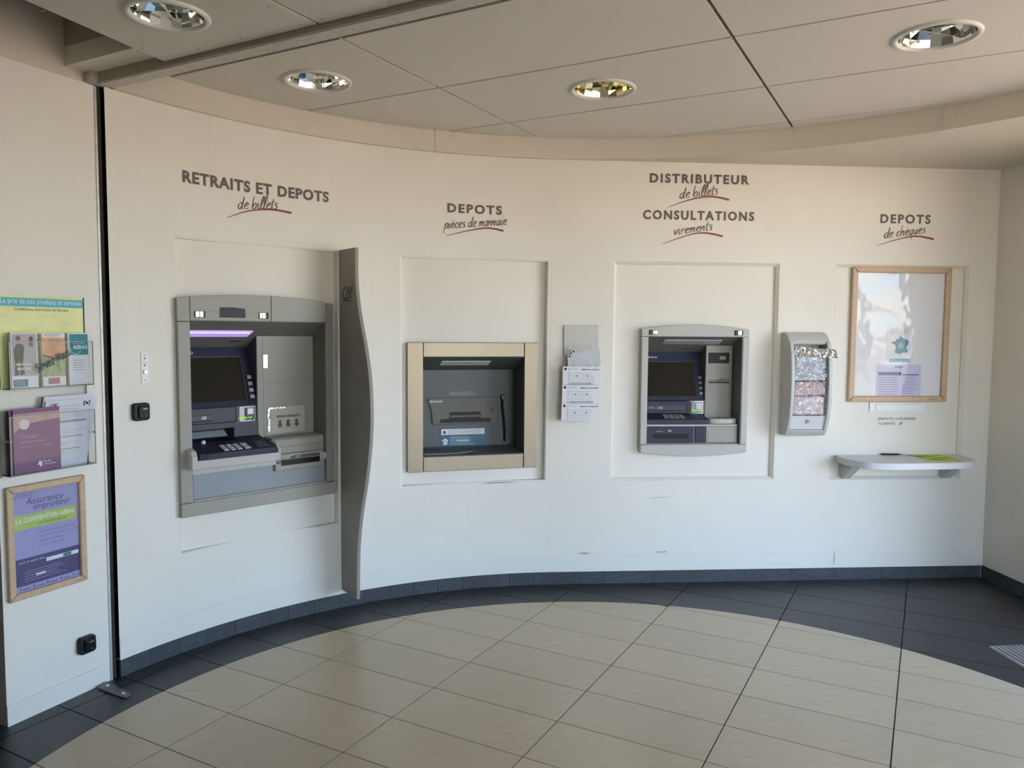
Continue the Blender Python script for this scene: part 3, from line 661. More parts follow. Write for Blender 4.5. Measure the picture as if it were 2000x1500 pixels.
# keypad shelf
def shz(d): return .977 + (d + .05) / .17 * .045
def shelfpoly(P, d_lo, d_hi):                         # plan polygon on the sloping shelf
    bm = NB(); A = [bm.verts.new((u, d, shz(d) + d_hi)) for u, d in P]; Bv = [bm.verts.new((u, d, shz(d) + d_lo)) for u, d in P]
    bm.faces.new(A); bm.faces.new(Bv[::-1]); n = len(P)
    for i in range(n): bm.faces.new((A[i], Bv[i], Bv[(i + 1) % n], A[(i + 1) % n]))
    return bm
ks = m1.part('keypad_shelf', bevel(shelfpoly([(.062, .14), (.456, .14), (.458, .03), (.469, -.05), (.430, -.056), (.110, -.056), (.068, -.05)], -.03, 0), .003), NAVY)
m1.part('key_well', shelfpoly([(.188, .030), (.335, .030), (.342, -.048), (.186, -.048)], -.001, .0012), BLACKM, ks)
for j in range(4):
    for i in range(4):
        u0 = .196 + i * .034 + (.004 if i == 3 else 0); d0 = .016 - j * .0185; wk = .024 if i < 3 else .030
        if j == 3 and i == 0: pass
        m1.part('key', shelfpoly([(u0, d0 + .005), (u0 + wk, d0 + .005), (u0 + wk, d0 - .005), (u0, d0 - .005)], 0, .006), KEYC, ks)
m1.part('code_guard_window', shelfpoly([(.380, .030), (.420, .042), (.440, -.030), (.372, -.038)], -.001, .002), NAVYL, ks)
m1.part('tray_dip', shelfpoly([(.10, .115), (.30, .12), (.322, .06), (.105, .09)], -.001, .0012), BLACK, ks)
lp = m1.part('shelf_lip', bevel(prism(NB(), [(.030, -.062), (.470, -.066), (.486, -.060), (.486, .0), (.030, .0)], .904, .947, 'z'), .004), GREYL)
m1.part('lip_cheek', bevel(prism(NB(), [(-.062, .904), (.03, .904), (.03, 1.01), (-.045, .992), (-.062, .965)], .028, .058, 'x'), .005), GREYL, lp)
m1.part('lip_cheek', bevel(prism(NB(), [(-.060, .904), (.02, .904), (.02, 1.0), (-.030, .990), (-.060, .962)], .4705, .487, 'x'), .004), GREYL, lp)
m1.part('apron', B(.058, .79, .002, .05, .872, .906), GREYL)
m1.part('lower_panel', B(.066, .787, .018, .03, .745, .874), GREYB)
m1.part('panel_sill', B(.062, .789, .006, .05, .735, .747, .002), GREY)
# banknote outlet
ou = m1.part('outlet_block', bevel(prism(NB(), [(.028, .880), (.028, .992), (.040, 1.003), (.14, 1.006), (.14, .880)], .488, .787, 'x'), .003), GREY)
m1.part('outlet_frame', bevel(B(.486, .772, .002, .04, .836, .921), .003), GREY, ou)
m1.part('outlet_slot', B(.520, .746, -.0005, .01, .861, .890), BLACK, ou)
m1.part('outlet_plate', bevel(prism(NB(), [(.575, .893), (.746, .893), (.746, .908), (.70, .912), (.60, .910), (.575, .904)], -.001, .006), .001, 1), GREYD, ou)
bm = NB(); text(bm, 'CB', .60, .625, .896, .908, fl(-.0018), .02, shear=.3); m1.part('outlet_symbol', bm, SILVER, ou); bm = NB(); rect(bm, .535, .562, .8995, .9015, fl(.0012)); poly(bm, [(.562, .896), (.570, .9005), (.562, .905)], fl(.0012)); m1.part('outlet_marks', bm, SILVER, ou)
m1.part('outlet_joint', B(.489, .787, .0265, .03, .9555, .957), GREYD, ou)
# taped paper sign and paper scrap
sg1 = T('paper_sign', 'laminated paper sign RETRAIT DES BILLETS with three down arrows taped on the machine', 'sign', O1, A1, (.618, .128, 1.019))
sg1.part('lamination', B(.508, .728, .1265, .1298, 1.018, 1.158), M('yellowed_paper', (.55, .53, .46), .5))
sg1.part('sheet', hexa(NB(), [(.524, .1235, 1.022), (.722, .1245, 1.026), (.722, .1235, 1.150), (.524, .1205, 1.147), (.524, .1268, 1.022), (.722, .1268, 1.026), (.722, .1268, 1.150), (.524, .1268, 1.147)]), M('cream_paper', (.50, .475, .40), .6))
bm = NB(); text(bm, 'RETRAIT DES BILLETS', .560, .695, 1.101, 1.1135, fl(.1195), .02)
sg1.part('lettering', bm, M('dark_brown_ink', (.06, .05, .04), .6))
for i in range(3):
    x = .578 + i * .049; poly(b_ := NB(), [(x - .008, 1.087), (x - .008, 1.063), (x - .0165, 1.063), (x, 1.045), (x + .0165, 1.063), (x + .008, 1.063), (x + .008, 1.087)], fl(.1195)); sg1.part('arrow', b_, M('brown_ink', (.12, .10, .08), .6))
bm = NB()
for i in range(9):
    z = 1.03 + i * .014; poly(bm, [(.509 + random.random() * .004, z), (.523 + random.random() * .004, z + .002), (.522, z + .014), (.510, z + .013)], fl(.1225 + random.random() * .003))
for i in range(9):
    x = .512 + i * .012; poly(bm, [(x, 1.149), (x + .013, 1.150), (x + .012, 1.157 + random.random() * .004), (x, 1.158)], fl(.1225 + random.random() * .003))
sg1.part('sticky_tape', bm, FOIL)
bm = NB(); bmesh.ops.create_icosphere(bm, subdivisions=2, radius=.010, matrix=Matrix.Translation((.141, .07, shz(.07) + .006)))
for v in bm.verts: v.co += Vector((random.uniform(-.003, .003), random.uniform(-.003, .003), random.uniform(-.003, .002)))
single('paper_scrap', 'small crumpled white paper scrap on the navy keypad shelf', 'paper', bm, PAPER, O1, A1, (.141, .07, shz(.07)))

# ---------------------------------------------- coin deposit unit (second niche)
O2, A2, L2 = chord(-.956, -.055, -.02)
m2 = T('deposit_machine', 'coin deposit hatch framed in brushed steel with dark grey cavity', 'deposit machine', O2, A2, (.443, .02, .738))
m2.part('stile', bevel(B(.043, .136, 0, .04, .738, 1.505), .003), STEEL); m2.part('stile', bevel(B(.757, .843, 0, .04, .738, 1.505), .003), STEEL)
STEELH = M('brushed_steel_horizontal', (.27, .225, .165), .38, metal=1., noise=.05, nscale=40, stretch=(12, 1, 1))
m2.part('top_rail', bevel(B(.1385, .7545, .002, .04, 1.419, 1.505), .003), STEELH); m2.part('bottom_rail', bevel(B(.1385, .7545, .002, .04, .738, .827), .003), STEELH)
m2.part('frame_backing', B(.05, .84, .030, .034, .742, .82), BLACKM); m2.part('frame_backing', B(.05, .84, .030, .034, 1.43, 1.5), BLACKM)
def slope2(d): return 1.420 - .365 * d
def sl2(x0, x1, d0, d1, a, b): return hexa(NB(), [(x0, d0, slope2(d0) + a), (x1, d0, slope2(d0) + a), (x1, d1, slope2(d1) + a), (x0, d1, slope2(d1) + a), (x0, d0, slope2(d0) + b), (x1, d0, slope2(d0) + b), (x1, d1, slope2(d1) + b), (x0, d1, slope2(d1) + b)])
CAV = M('steel_grey_cavity', (.105, .115, .115), .5, metal=.2)
m2.part('cavity_ceiling', sl2(.130, .764, .004, .255, 0, .02), CAV)
m2.part('lamp_lens', sl2(.262, .565, .077, .148, -.003, .004), M('pale_lens', (.62, .62, .62), .3))
m2.part('cavity_side', B(.122, .132, .006, .26, .80, 1.44), CAV); m2.part('cavity_side', B(.761, .771, .006, .26, .80, 1.44), CAV)
bk = m2.part('cavity_back', B(.12, .775, .248, .26, .80, 1.36), CAV)
m2.part('tray', bevel(prism(NB(), [(.006, .800), (.006, .829), (.012, .831), (.225, .838), (.249, .850), (.249, .80)], .133, .760, 'x'), .003), CAV)
OUTL = [(.199, 1.139), (.209, 1.155), (.396, 1.156), (.659, 1.154), (.661, 1.135), (.655, 1.106), (.651, 1.065), (.655, 1.006), (.645, .990), (.246, .987), (.232, .996), (.230, 1.049), (.220, 1.102)]
dz_ = m2.part('slot_bezel', bevel(prism(NB(), OUTL, .236, .249), .004), M('khaki_grey_plastic', (.16, .155, .13), .5, spec=.3))
m2.part('slot', prism(NB(), [(.281, 1.002), (.605, 1.002), (.605, 1.025), (.541, 1.026), (.541, 1.066), (.341, 1.066), (.341, 1.026), (.281, 1.023)], .2345, .240), BLACK, dz_)
m2.part('slot_sill', B(.272, .618, .226, .236, .994, 1.001, .002), M('khaki_grey_plastic', (.16, .155, .13), .5, spec=.3), dz_)
m2.part('slot_roller', B(.345, .537, .2325, .236, 1.030, 1.048, .003), M('blue_black_plastic', (.02, .024, .035), .3), dz_)
KH = M('dark_khaki_ink', (.09, .085, .07), .5); bm = NB()
for a in ((.396, .471, 1.1445, 1.146), (.396, .471, 1.106, 1.1075), (.396, .3975, 1.106, 1.146), (.4695, .471, 1.106, 1.146)): rect(bm, *a, fl(.2352))
ribbon(bm, [(.404, 1.138), (.434, 1.122), (.464, 1.138)], lambda t: .0016, fl(.2352)); m2.part('envelope_mark', bm, KH, dz_)
bm = NB(); ribbon(bm, [(.405, 1.098), (.434, 1.085), (.463, 1.098)], lambda t: .0014, fl(.2352)); m2.part('chevron_mark', bm, KH, dz_)
for i, w in enumerate((.026, .023)): bm = NB(); lines(bm, .611 - w, .611 + w, 1.136 - i * .024 - .012, 1.136 - i * .024, 3, fl(.2352), .5, .1); m2.part('caption', bm, KH, dz_)
bm = NB(); poly(bm, [(.590, 1.092), (.632, 1.092), (.619, 1.050)], fl(.2352)); m2.part('arrow_mark', bm, KH, dz_)
bm = NB(); rect(bm, .218, .297, 1.1285, 1.1395, fl(.2350)); m2.part('name_strip', bm, PAPERG, dz_)
bm = NB(); rect(bm, .236, .282, 1.132, 1.136, fl(.2346)); m2.part('name_print', bm, INKG, dz_)
bm = NB(); lines(bm, .342, .512, 1.170, 1.194, 4, fl(.2465), .35, .25); m2.part('engraved_notice', bm, M('pale_grey_ink', (.36, .37, .38), .6), bk)
m2.part('lever_knob', bevel(prism(NB(), rrect(.671, .706, 1.134, 1.172, .012), .222, .248), .004), M('blue_black_plastic', (.02, .024, .035), .3))
m2.part('lever_rod', tube(NB(), [(.684, .225, 1.140), (.681, .224, 1.11), (.692, .222, 1.02), (.699, .226, .95), (.700, .236, .872)], .0055, 8), BLACKM, smooth=True)
m2.part('rivet', lathe(NB(), [(0, 0), (.004, .001)], 8), ALU).location = Vector((.139, .12, 1.04)) - m2.base
st = T('sticker', 'blue and white notice sticker with small France map below the deposit slot', 'sticker', O2, A2, (.432, .247, .846))
st.part('sheet', B(.284, .580, .2462, .2478, .846, .964), BLUEP)
bm = NB(); rect(bm, .291, .570, .922, .958, fl(.2458)); st.part('white_panel', bm, PRINTW)
bm = NB(); disc(bm, .311, .938, .0105, fl(.2454)); st.part('red_disc', bm, M('dark_red_ink', (.32, .03, .04), .5))
bm = NB(); lines(bm, .332, .552, .926, .954, 3, fl(.2454), .3, .1); st.part('panel_print', bm, M('pink_grey_ink', (.35, .22, .22), .6))
FR = [(.47, 1.), (.60, .90), (.72, .84), (.98, .74), (.92, .52), (.80, .42), (.86, .30), (.90, .14), (.72, .08), (.60, .10), (.52, .0), (.20, .09), (.26, .42), (.18, .54), (.0, .62), (.04, .70), (.22, .70), (.24, .84), (.36, .80)]
bm = NB(); poly(bm, [(.295 + a * .040, .857 + b * .045) for a, b in FR], fl(.2456)); st.part('france_map', bm, PRINTW)
bm = NB(); disc(bm, .316, .880, .009, fl(.2452), 16, .0065); st.part('map_ring', bm, BLUEP)
bm = NB(); lines(bm, .345, .52, .856, .912, 7, fl(.2457), .28, .35); st.part('fine_print', bm, M('pale_blue_ink', (.45, .6, .68), .6))
bm = NB(); rect(bm, .388, .478, .880, .888, fl(.2454)); st.part('highlight_strip', bm, M('pale_yellow_ink', (.62, .66, .38), .6))
bm = NB(); n = 8                                       # a bent slip left on the tray
P = [[(.150 + .33 * i / n, .02 + .055 * j + .010 * i / n, .8335 + .012 * max(0, (i - 5) / 3) ** 2 * (2 - j)) for i in range(n + 1)] for j in (0, 1, 2)]
for j in (0, 1):
    for i in range(n): bm.faces.new([bm.verts.new(q) for q in (P[j][i], P[j][i + 1], P[j + 1][i + 1], P[j + 1][i])])
bmesh.ops.remove_doubles(bm, verts=bm.verts, dist=.0003); single('slip', 'loose paper slip with a curled corner lying in the steel deposit hatch', 'paper', bm, PAPERG, O2, A2, (.3, .07, .8335))

# ---------------------------------------------- second cash machine (third niche)
O3, A3, L3 = chord(.35, 1.388, .02)
m3 = T('cash_machine', 'smaller recessed grey cash machine with navy console and unlit lamp strip', 'cash machine', O3, A3, (.512, .02, .806))
def tz(u): x = (u - .512) / .338; return 1.622 - .026 * x * x
def bz3(u): x = (u - .512) / .338; return .806 + .024 * x * x
P = [(.174, 1.548), (.850, 1.548)] + [(.850 - .676 * i / 14, tz(.850 - .676 * i / 14)) for i in range(15)]
hd3 = m3.part('header', bevel(prism(NB(), P, 0, .05), .004), GREYL)
P = [(.850, .878), (.178, .878)] + [(.178 + .672 * i / 14, bz3(.178 + .672 * i / 14)) for i in range(15)]
m3.part('bottom_rail', bevel(prism(NB(), P, 0, .05), .004), GREYL)
m3.part('stile', bevel(B(.176, .216, 0, .05, .880, 1.5465), .003), GREYL); m3.part('stile', bevel(B(.811, .851, 0, .05, .880, 1.5465), .003), GREYL)
m3.part('header_band', B(.2165, .8105, -.002, .004, 1.5555, 1.5905, .001), GREYL, hd3)
for x in (.218, .752):
    m3.part('mirror_recess', B(x, x + .056, -.003, .004, 1.558, 1.589), BLACKM, hd3)
    P = [(x + .012 + .040 * i / 6, -.0035 - .006 * math.sin(PI * i / 6)) for i in range(7)]; m3.part('mirror', prism(NB(), P + [(x + .052, .001), (x + .012, .001)], 1.562, 1.585, 'z'), CHROME, hd3)
def slope3(d): return 1.5535 - .41 * d
def sl3(x0, x1, d0, d1, a, b): return hexa(NB(), [(x0, d0, slope3(d0) + a), (x1, d0, slope3(d0) + a), (x1, d1, slope3(d1) + a), (x0, d1, slope3(d1) + a), (x0, d0, slope3(d0) + b), (x1, d0, slope3(d0) + b), (x1, d1, slope3(d1) + b), (x0, d1, slope3(d1) + b)])
m3.part('cavity_ceiling', sl3(.21, .815, .004, .28, 0, .02), GREYM)
m3.part('lamp_lens', sl3(.335, .70, .060, .12, -.004, .004), LENS); m3.part('vent', sl3(.49, .54, .19, .21, -.002, .002), GREYD)
m3.part('cavity_side', B(.806, .816, .004, .29, .86, 1.56), GREYM); m3.part('cavity_side', B(.208, .2165, .004, .29, .86, 1.56), GREYM); m3.part('cavity_back', B(.2, .82, .285, .292, .86, 1.56), BLACKM)
def scr3(z): return .16 + (z - 1.14) / .307 * .10
def tilt3(x0, x1, z0, z1, d0, d1, dx=0.): return hexa(NB(), [(x0, scr3(z0) + d0, z0), (x1, scr3(z0) + d0, z0), (x1 - dx, scr3(z1) + d0, z1), (x0, scr3(z1) + d0, z1), (x0, scr3(z0) + d1, z0), (x1, scr3(z0) + d1, z0), (x1 - dx, scr3(z1) + d1, z1), (x0, scr3(z1) + d1, z1)])
NAVY3 = M('blue_navy_plastic', (.026, .031, .058), .45, spec=.3)
bz = m3.part('monitor_bezel', tilt3(.217, .632, 1.14, 1.449, 0, .03, .006), NAVY3)
m3.part('screen', tilt3(.250, .578, 1.168, 1.382, -.003, .003, .010), SCREEN, bz); m3.part('bezel_lip', tilt3(.24, .588, 1.383, 1.389, -.006, .002), NAVYL, bz)
for z in (1.285, 1.252, 1.219, 1.186): m3.part('function_key', bevel(tilt3(.598, .619, z - .008, z + .008, -.008, 0), .002, 1), KEYC, bz)
bm = NB(); text(bm, 'DIEBOLD', .248, .337, 1.408, 1.419, lambda x, z: (x, scr3(z) - .0015, z), .02, 1.1); m3.part('maker_lettering', bm, PRINTW, bz)
cm = m3.part('card_module', B(.217, .517, .150, .24, 1.056, 1.1375, .004), NAVY3)
m3.part('card_slot_plate', B(.222, .500, .146, .152, 1.066, 1.112, .002), NAVYL, cm); m3.part('card_slot', B(.222, .488, .1445, .149, 1.0725, 1.0795), BLACK, cm)
bm = NB(); text(bm, 'CB', .318, .350, 1.088, 1.101, fl(.1452), .03, shear=.3); m3.part('card_symbol', bm, GREYL, cm); bm = NB(); rect(bm, .262, .295, 1.093, 1.096, fl(.1452)); m3.part('card_caption', bm, GREYL, cm)
P = [(.518, .156), (.535, .146), (.56, .141), (.59, .140), (.615, .144), (.630, .154), (.630, .2), (.518, .2)]
cr_ = m3.part('card_reader', bevel(prism(NB(), P, 1.054, 1.142, 'z'), .003, 1), SILVER)
m3.part('reader_mouth', B(.535, .608, .137, .146, 1.064, 1.130, .003), GREYB, cr_); m3.part('reader_throat', B(.565, .604, .1345, .139, 1.085, 1.128, .002), SILVER, cr_)
bm = NB()
for i in range(7): box(bm, .537 + i * .0085, .5425 + i * .0085, .1335, .138, 1.076, 1.083)
box(bm, .596, .600, .1335, .138, 1.072, 1.086); m3.part('reader_lights', bm, LED, cr_)
def sh3(d): return 1.034 + (d - .03) / .12 * .026
def shp3(P, lo, hi):
    bm = NB(); A = [bm.verts.new((u, d, sh3(d) + hi)) for u, d in P]; Bv = [bm.verts.new((u, d, sh3(d) + lo)) for u, d in P]; n = len(P)
    bm.faces.new(A); bm.faces.new(Bv[::-1])
    for i in range(n): bm.faces.new((A[i], Bv[i], Bv[(i + 1) % n], A[(i + 1) % n]))
    return bm
ks = m3.part('keypad_shelf', bevel(shp3([(.217, .165), (.60, .165), (.612, .08), (.622, .03), (.60, .026), (.217, .026)], -.031, 0), .003), NAVY3)
m3.part('key_well', shp3([(.335, .12), (.475, .12), (.490, .04), (.335, .04)], -.001, .001), NAVYL, ks)
for j in range(4):
    for i in range(4): u0 = .343 + i * .034; d0 = .112 - j * .020; m3.part('key', shp3([(u0, d0 + .004), (u0 + .026, d0 + .004), (u0 + .026, d0 - .005), (u0, d0 - .005)], 0, .004), M('brown_grey_key', (.20, .17, .155), .4), ks)
m3.part('code_guard_window', shp3([(.515, .12), (.560, .125), (.590, .05), (.535, .045)], -.001, .002), NAVYL, ks)
m3.part('shelf_trim', B(.217, .80, .030, .05, .990, 1.002, .002), GREYL)
m3.part('panel_surround', B(.217, .806, .036, .05, .868, .991), GREYM)
dr = m3.part('receipt_panel', B(.219, .521, .030, .037, .886, .988, .002), NAVY3); m3.part('receipt_slot', B(.264, .491, .0285, .032, .913, .943, .001), BLACK, dr)
bm = NB(); disc(bm, .368, .962, .012, lambda x, z: (x, .0292, .962 + (z - .962) * .55), 20, .009); rect(bm, .28, .325, .957, .9595, fl(.0292)); text(bm, 'CB', .357, .380, .958, .966, fl(.0290), .03, shear=.3); m3.part('receipt_symbol', bm, GREYL, dr)
m3.part('blank_panel', B(.532, .593, .030, .037, .888, .988, .002), NAVY3); m3.part('post', B(.602, .608, .026, .04, .886, .990, .001), GREYL)
m3.part('outlet_door', B(.611, .798, .030, .037, .888, .989, .002), GREY); m3.part('sill', B(.217, .806, .010, .05, .872, .882, .002), GREYL)
rc = m3.part('side_column', B(.632, .801, .150, .17, 1.02, 1.4945), GREY); m3.part('column_side', B(.6275, .634, .1505, .28, 1.02, 1.49), GREYM, rc)  # column in a darker grey than the frame, for cavity shade
w = m3.part('camera_window', B(.645, .780, .146, .151, 1.380, 1.447, .002), BLACK, rc); m3.part('window_lens', bevel(prism(NB(), rrect(.715, .757, 1.403, 1.425, .008), .1445, .147), .001, 1), GREYB, w)
m3.part('slot_plate', bevel(prism(NB(), [(.650, 1.266), (.783, 1.266), (.783, 1.275), (.735, 1.284), (.70, 1.275), (.650, 1.271)], .146, .151), .001, 1), GREYM, rc); m3.part('slot', B(.648, .782, .1465, .151, 1.253, 1.262), BLACK, rc)
m3.part('joint', B(.635, .801, .1485, .152, 1.2165, 1.2178), GREYM, rc)
P = [(.620, .15), (.803, .15), (.803, .06)] + [(.71 + .093 * math.cos(-PI * i / 10), .062 + .034 * math.sin(-PI * i / 10)) for i in range(1, 10)] + [(.622, .06)]
tr = m3.part('round_tray', bevel(prism(NB(), P, 1.004, 1.036, 'z'), .005), GREYL); m3.part('tray_mark', B(.692, .700, .085, .115, 1.0355, 1.038), GREYD, tr)

# ---------------------------------------------- curved privacy screen beside the first machine
FB = W(-1.305); FA = math.atan2(CY - FB[1], CX - FB[0])
sc = T('privacy_screen', 'tall grey privacy screen with wavy front edge standing out from the wall', 'privacy screen', FB, FA, (.1, 0, .105))
PR = smooth_line([(.228, 2.008), (.225, 1.856), (.250, 1.721), (.289, 1.613), (.347, 1.481), (.397, 1.324), (.414, 1.166), (.406, 1.033), (.378, .896), (.337, .754), (.281, .606), (.244, .459), (.228, .343), (.218, .112)], 3)
sc.part('blade', bevel(prism(NB(), [(-.02, .105)] + [(-.02, 2.012)] + PR, -.010, .010), .002, 1), M('screen_grey_paint', (.29, .275, .235), .5))
sc.part('wall_bead', B(-.01, .012, .008, .022, .12, 2.0, .003), WALL)
# local y points to the left of the inward direction; the viewer's side is the one towards the first machine
SIDE = 1 if (-math.sin(FA) * (W(-1.6)[0] - FB[0]) + math.cos(FA) * (W(-1.6)[1] - FB[1])) > 0 else -1
fs_ = fl(.0108 * SIDE)
bm = NB(); logo_ca(bm, .050, .196, 1.737, 1.805, fs_, .17); rect(bm, .046, .176, 1.7255, 1.733, fs_); sc.part('emblem', bm, M('dark_bronze_vinyl', (.055, .045, .035), .5))
bm = NB()
for i in range(9): rect(bm, .042 + i * .0165, .042 + i * .0165 + .012, 1.7115, 1.7175, fs_)
sc.part('emblem_caption', bm, M('faded_bronze_vinyl', (.13, .115, .095), .5))

# ================================================================== lettering on the wall
def heading(key, label, bb, word_rows, scripts, swooshes):
    s0 = bb[0]; base = (*W((bb[0] + bb[1]) / 2, .0015), bb[2]); t = T('wall_lettering', label, 'lettering', base=base); f = wmap(.0022)
    for (wd, a, b, z0, z1) in word_rows: bm = NB(); text(bm, wd, a, b, z0, z1, f, .036, 1.12 if z0 == 2.264 else 1.28); t.part('capitals', bm, LETT)
    for (wd, a, za, b, zb, xh) in scripts: bm = NB(); script(bm, wd, a, za, b, zb, xh, wmap(.0026), .15); t.part('handwriting', bm, M('dark_grey_vinyl', (.075, .07, .065), .5))
    for p in swooshes: bm = NB(); ribbon(bm, smooth_line(p, 8), lambda q: .0015 + .011 * q ** .8 * (1 if q < .97 else .6), wmap(.003)); t.part('red_underline', bm, RED, label='dark red brush underline')
heading('a', 'wall lettering RETRAITS ET DEPOTS de billets with red underline above the large cash machine', (-2.16, -1.37, 2.12), [('RETRAITS', -2.161, -1.807, 2.264, 2.322), ('ET', -1.775, -1.690, 2.264, 2.322), ('DEPOTS', -1.657, -1.371, 2.264, 2.322)], [('de billets', -1.878, 2.176, -1.660, 2.200, .030)], [[(-1.936, 2.125), (-1.818, 2.172), (-1.696, 2.193), (-1.582, 2.188)]])
heading('b', 'wall lettering DEPOTS pi\u00e8ces de monnaie with red underline above the steel framed hatch', (-.70, -.31, 2.13), [('DEPOTS', -.671, -.340, 2.266, 2.320)], [('pi\u00e8ces de monnaie', -.690, 2.172, -.312, 2.210, .030)], [[(-.681, 2.130), (-.535, 2.168), (-.426, 2.186), (-.330, 2.173)]])
heading('c', 'wall lettering DISTRIBUTEUR de billets and CONSULTATIONS virements, two red underlines', (.52, 1.22, 2.11), [('DISTRIBUTEUR', .560, 1.178, 2.480, 2.537), ('CONSULTATIONS', .523, 1.216, 2.260, 2.317)], [('de billets', .744, 2.388, .985, 2.420, .031), ('virements', .714, 2.168, .955, 2.204, .030)], [[(.675, 2.334), (.810, 2.382), (.943, 2.404), (1.056, 2.386)], [(.639, 2.111), (.815, 2.171), (.915, 2.183), (1.022, 2.165)]])
heading('d', 'wall lettering DEPOTS de ch\u00e8ques with red underline above the glazed notice frame', (2.0, 2.37, 2.12), [('DEPOTS', 2.022, 2.348, 2.262, 2.319)], [('de ch\u00e8ques', 2.049, 2.170, 2.316, 2.206, .031)], [[(1.996, 2.120), (2.162, 2.170), (2.267, 2.185), (2.375, 2.168)]])

# ================================================================== fourth niche: notice frame, letter slot, shelf
O4, A4, L4 = chord(1.745, 2.621, -.03)
nf = T('notice_board', 'beech framed notice board with rippled clear sheet above the letter slot', 'notice board', O4, A4, (.44, -.012, 1.144))
X0, X1, Z0, Z1, fw = .117, .768, 1.144, 1.995, .038
def mitre(a, b, c, d): return bevel(prism(NB(), [a, b, c, d], -.026, 0), .008, 3)
nf.part('frame_rail', mitre((X0, Z1), (X1, Z1), (X1 - fw, Z1 - fw), (X0 + fw, Z1 - fw)), WOODH); nf.part('frame_rail', mitre((X0, Z0), (X1, Z0), (X1 - fw, Z0 + fw), (X0 + fw, Z0 + fw)), WOODH)
nf.part('frame_stile', mitre((X0, Z0), (X0, Z1), (X0 + fw, Z1 - fw), (X0 + fw, Z0 + fw)), WOOD); nf.part('frame_stile', mitre((X1, Z0), (X1, Z1), (X1 - fw, Z1 - fw), (X1 - fw, Z0 + fw)), WOOD)
nf.part('backing', B(X0 + .03, X1 - .03, -.006, -.001, Z0 + .03, Z1 - .03), M('white_backing', (.80, .80, .80), .6))
n, k = 14, 18; V = {}
bm = NB()
for i in range(n + 1):
    for j in range(k + 1):
        a, b = i / n, j / k; e = math.sin(PI * a) * math.sin(PI * b)
        V[i, j] = bm.verts.new((X0 + fw - .002 + (X1 - X0 - 2 * fw + .004) * a, -.0125 - .0045 * e - .0020 * math.sin(7 * a + 5 * b) * e, Z0 + fw - .002 + (Z1 - Z0 - 2 * fw + .004) * b))
for i in range(n):
    for j in range(k): bm.faces.new((V[i, j], V[i + 1, j], V[i + 1, j + 1], V[i, j + 1]))
nf.part('clear_sheet', bm, PLEXI, smooth=True)
bm = NB(); rect(bm, .64, .70, 1.160, 1.164, fl(-.0265)); nf.part('frame_stamp', bm, M('brown_stamp', (.30, .20, .12), .6))
mp_ = T('notice_sheet', 'small white sheet with blue France map inside the notice frame', 'notice', O4, A4, (.45, -.008, 1.383))
mp_.part('sheet', B(.367, .537, -.0078, -.0064, 1.383, 1.618), PAPER)
bm = NB(); poly(bm, [(.395 + a * .118, 1.445 + b * .118) for a, b in FR], fl(-.0082)); mp_.part('france_map', bm, M('map_blue', (.10, .30, .42), .6))
bm = NB(); poly(bm, [(.395 + a * .118, 1.445 + b * .118) for a, b in ((.42, .62), (.58, .66), (.66, .48), (.62, .30), (.46, .28), (.36, .44))], fl(-.0085)); mp_.part('map_region', bm, M('map_green', (.36, .47, .38), .6))
bm = NB(); rect(bm, .383, .520, 1.395, 1.418, fl(-.0082)); mp_.part('footer_band', bm, M('map_blue', (.10, .30, .42), .6))
bm = NB(); lines(bm, .383, .520, 1.575, 1.608, 4, fl(-.0082), .25, .2); mp_.part('fine_print', bm, M('faint_ink', (.45, .45, .47), .6))
bs = T('notice_sheet', 'lilac tinted printed price sheet at the bottom of the notice frame', 'notice', O4, A4, (.45, -.008, 1.182))
bs.part('sheet', B(.306, .600, -.0078, -.0064, 1.182, 1.381), M('pale_lilac_paper', (.62, .60, .76), .6))
bm = NB(); rect(bm, .317, .468, 1.312, 1.333, fl(-.0082)); rect(bm, .476, .585, 1.312, 1.320, fl(-.0082)); rect(bm, .425, .478, 1.362, 1.369, fl(-.0082)); bs.part('title_bands', bm, M('slate_blue_ink', (.14, .18, .36), .6))
bm = NB(); lines(bm, .318, .460, 1.186, 1.306, 8, fl(-.0082), .3, .1); lines(bm, .478, .585, 1.190, 1.306, 8, fl(-.0082), .25, .3); bs.part('fine_print', bm, M('violet_grey_ink', (.30, .29, .46), .6))
ls = T('letter_slot', 'white letter slot plate directly under the beech notice frame', 'letter slot', O4, A4, (.45, 0, 1.077))
ls.part('plate', bevel(B(.268, .637, -.008, .002, 1.077, 1.139), .003), M('white_enamel', (.80, .80, .80), .3))
ls.part('flap', bevel(B(.305, .608, -.0115, -.006, 1.091, 1.126), .002), M('white_enamel', (.80, .80, .80), .3))
ls.part('flap_shadow_gap', B(.303, .610, -.0085, -.006, 1.089, 1.1275), WALLD)
cl = T('wall_lettering', 'small grey lettering DEPOTS COURRIER CLIENTS CA below the letter slot', 'lettering', O4, A4, (.45, 0, .995))
bm = NB(); text(bm, 'DEPOTS COURRIER', .330, .582, 1.026, 1.042, fl(-.0012), .022, 1.2); text(bm, 'CLIENTS', .337, .445, .996, 1.011, fl(-.0012), .022, 1.2); logo_ca(bm, .470, .495, .996, 1.013, fl(-.0012), .13); cl.part('letters', bm, M('mid_grey_vinyl', (.12, .115, .105), .5))

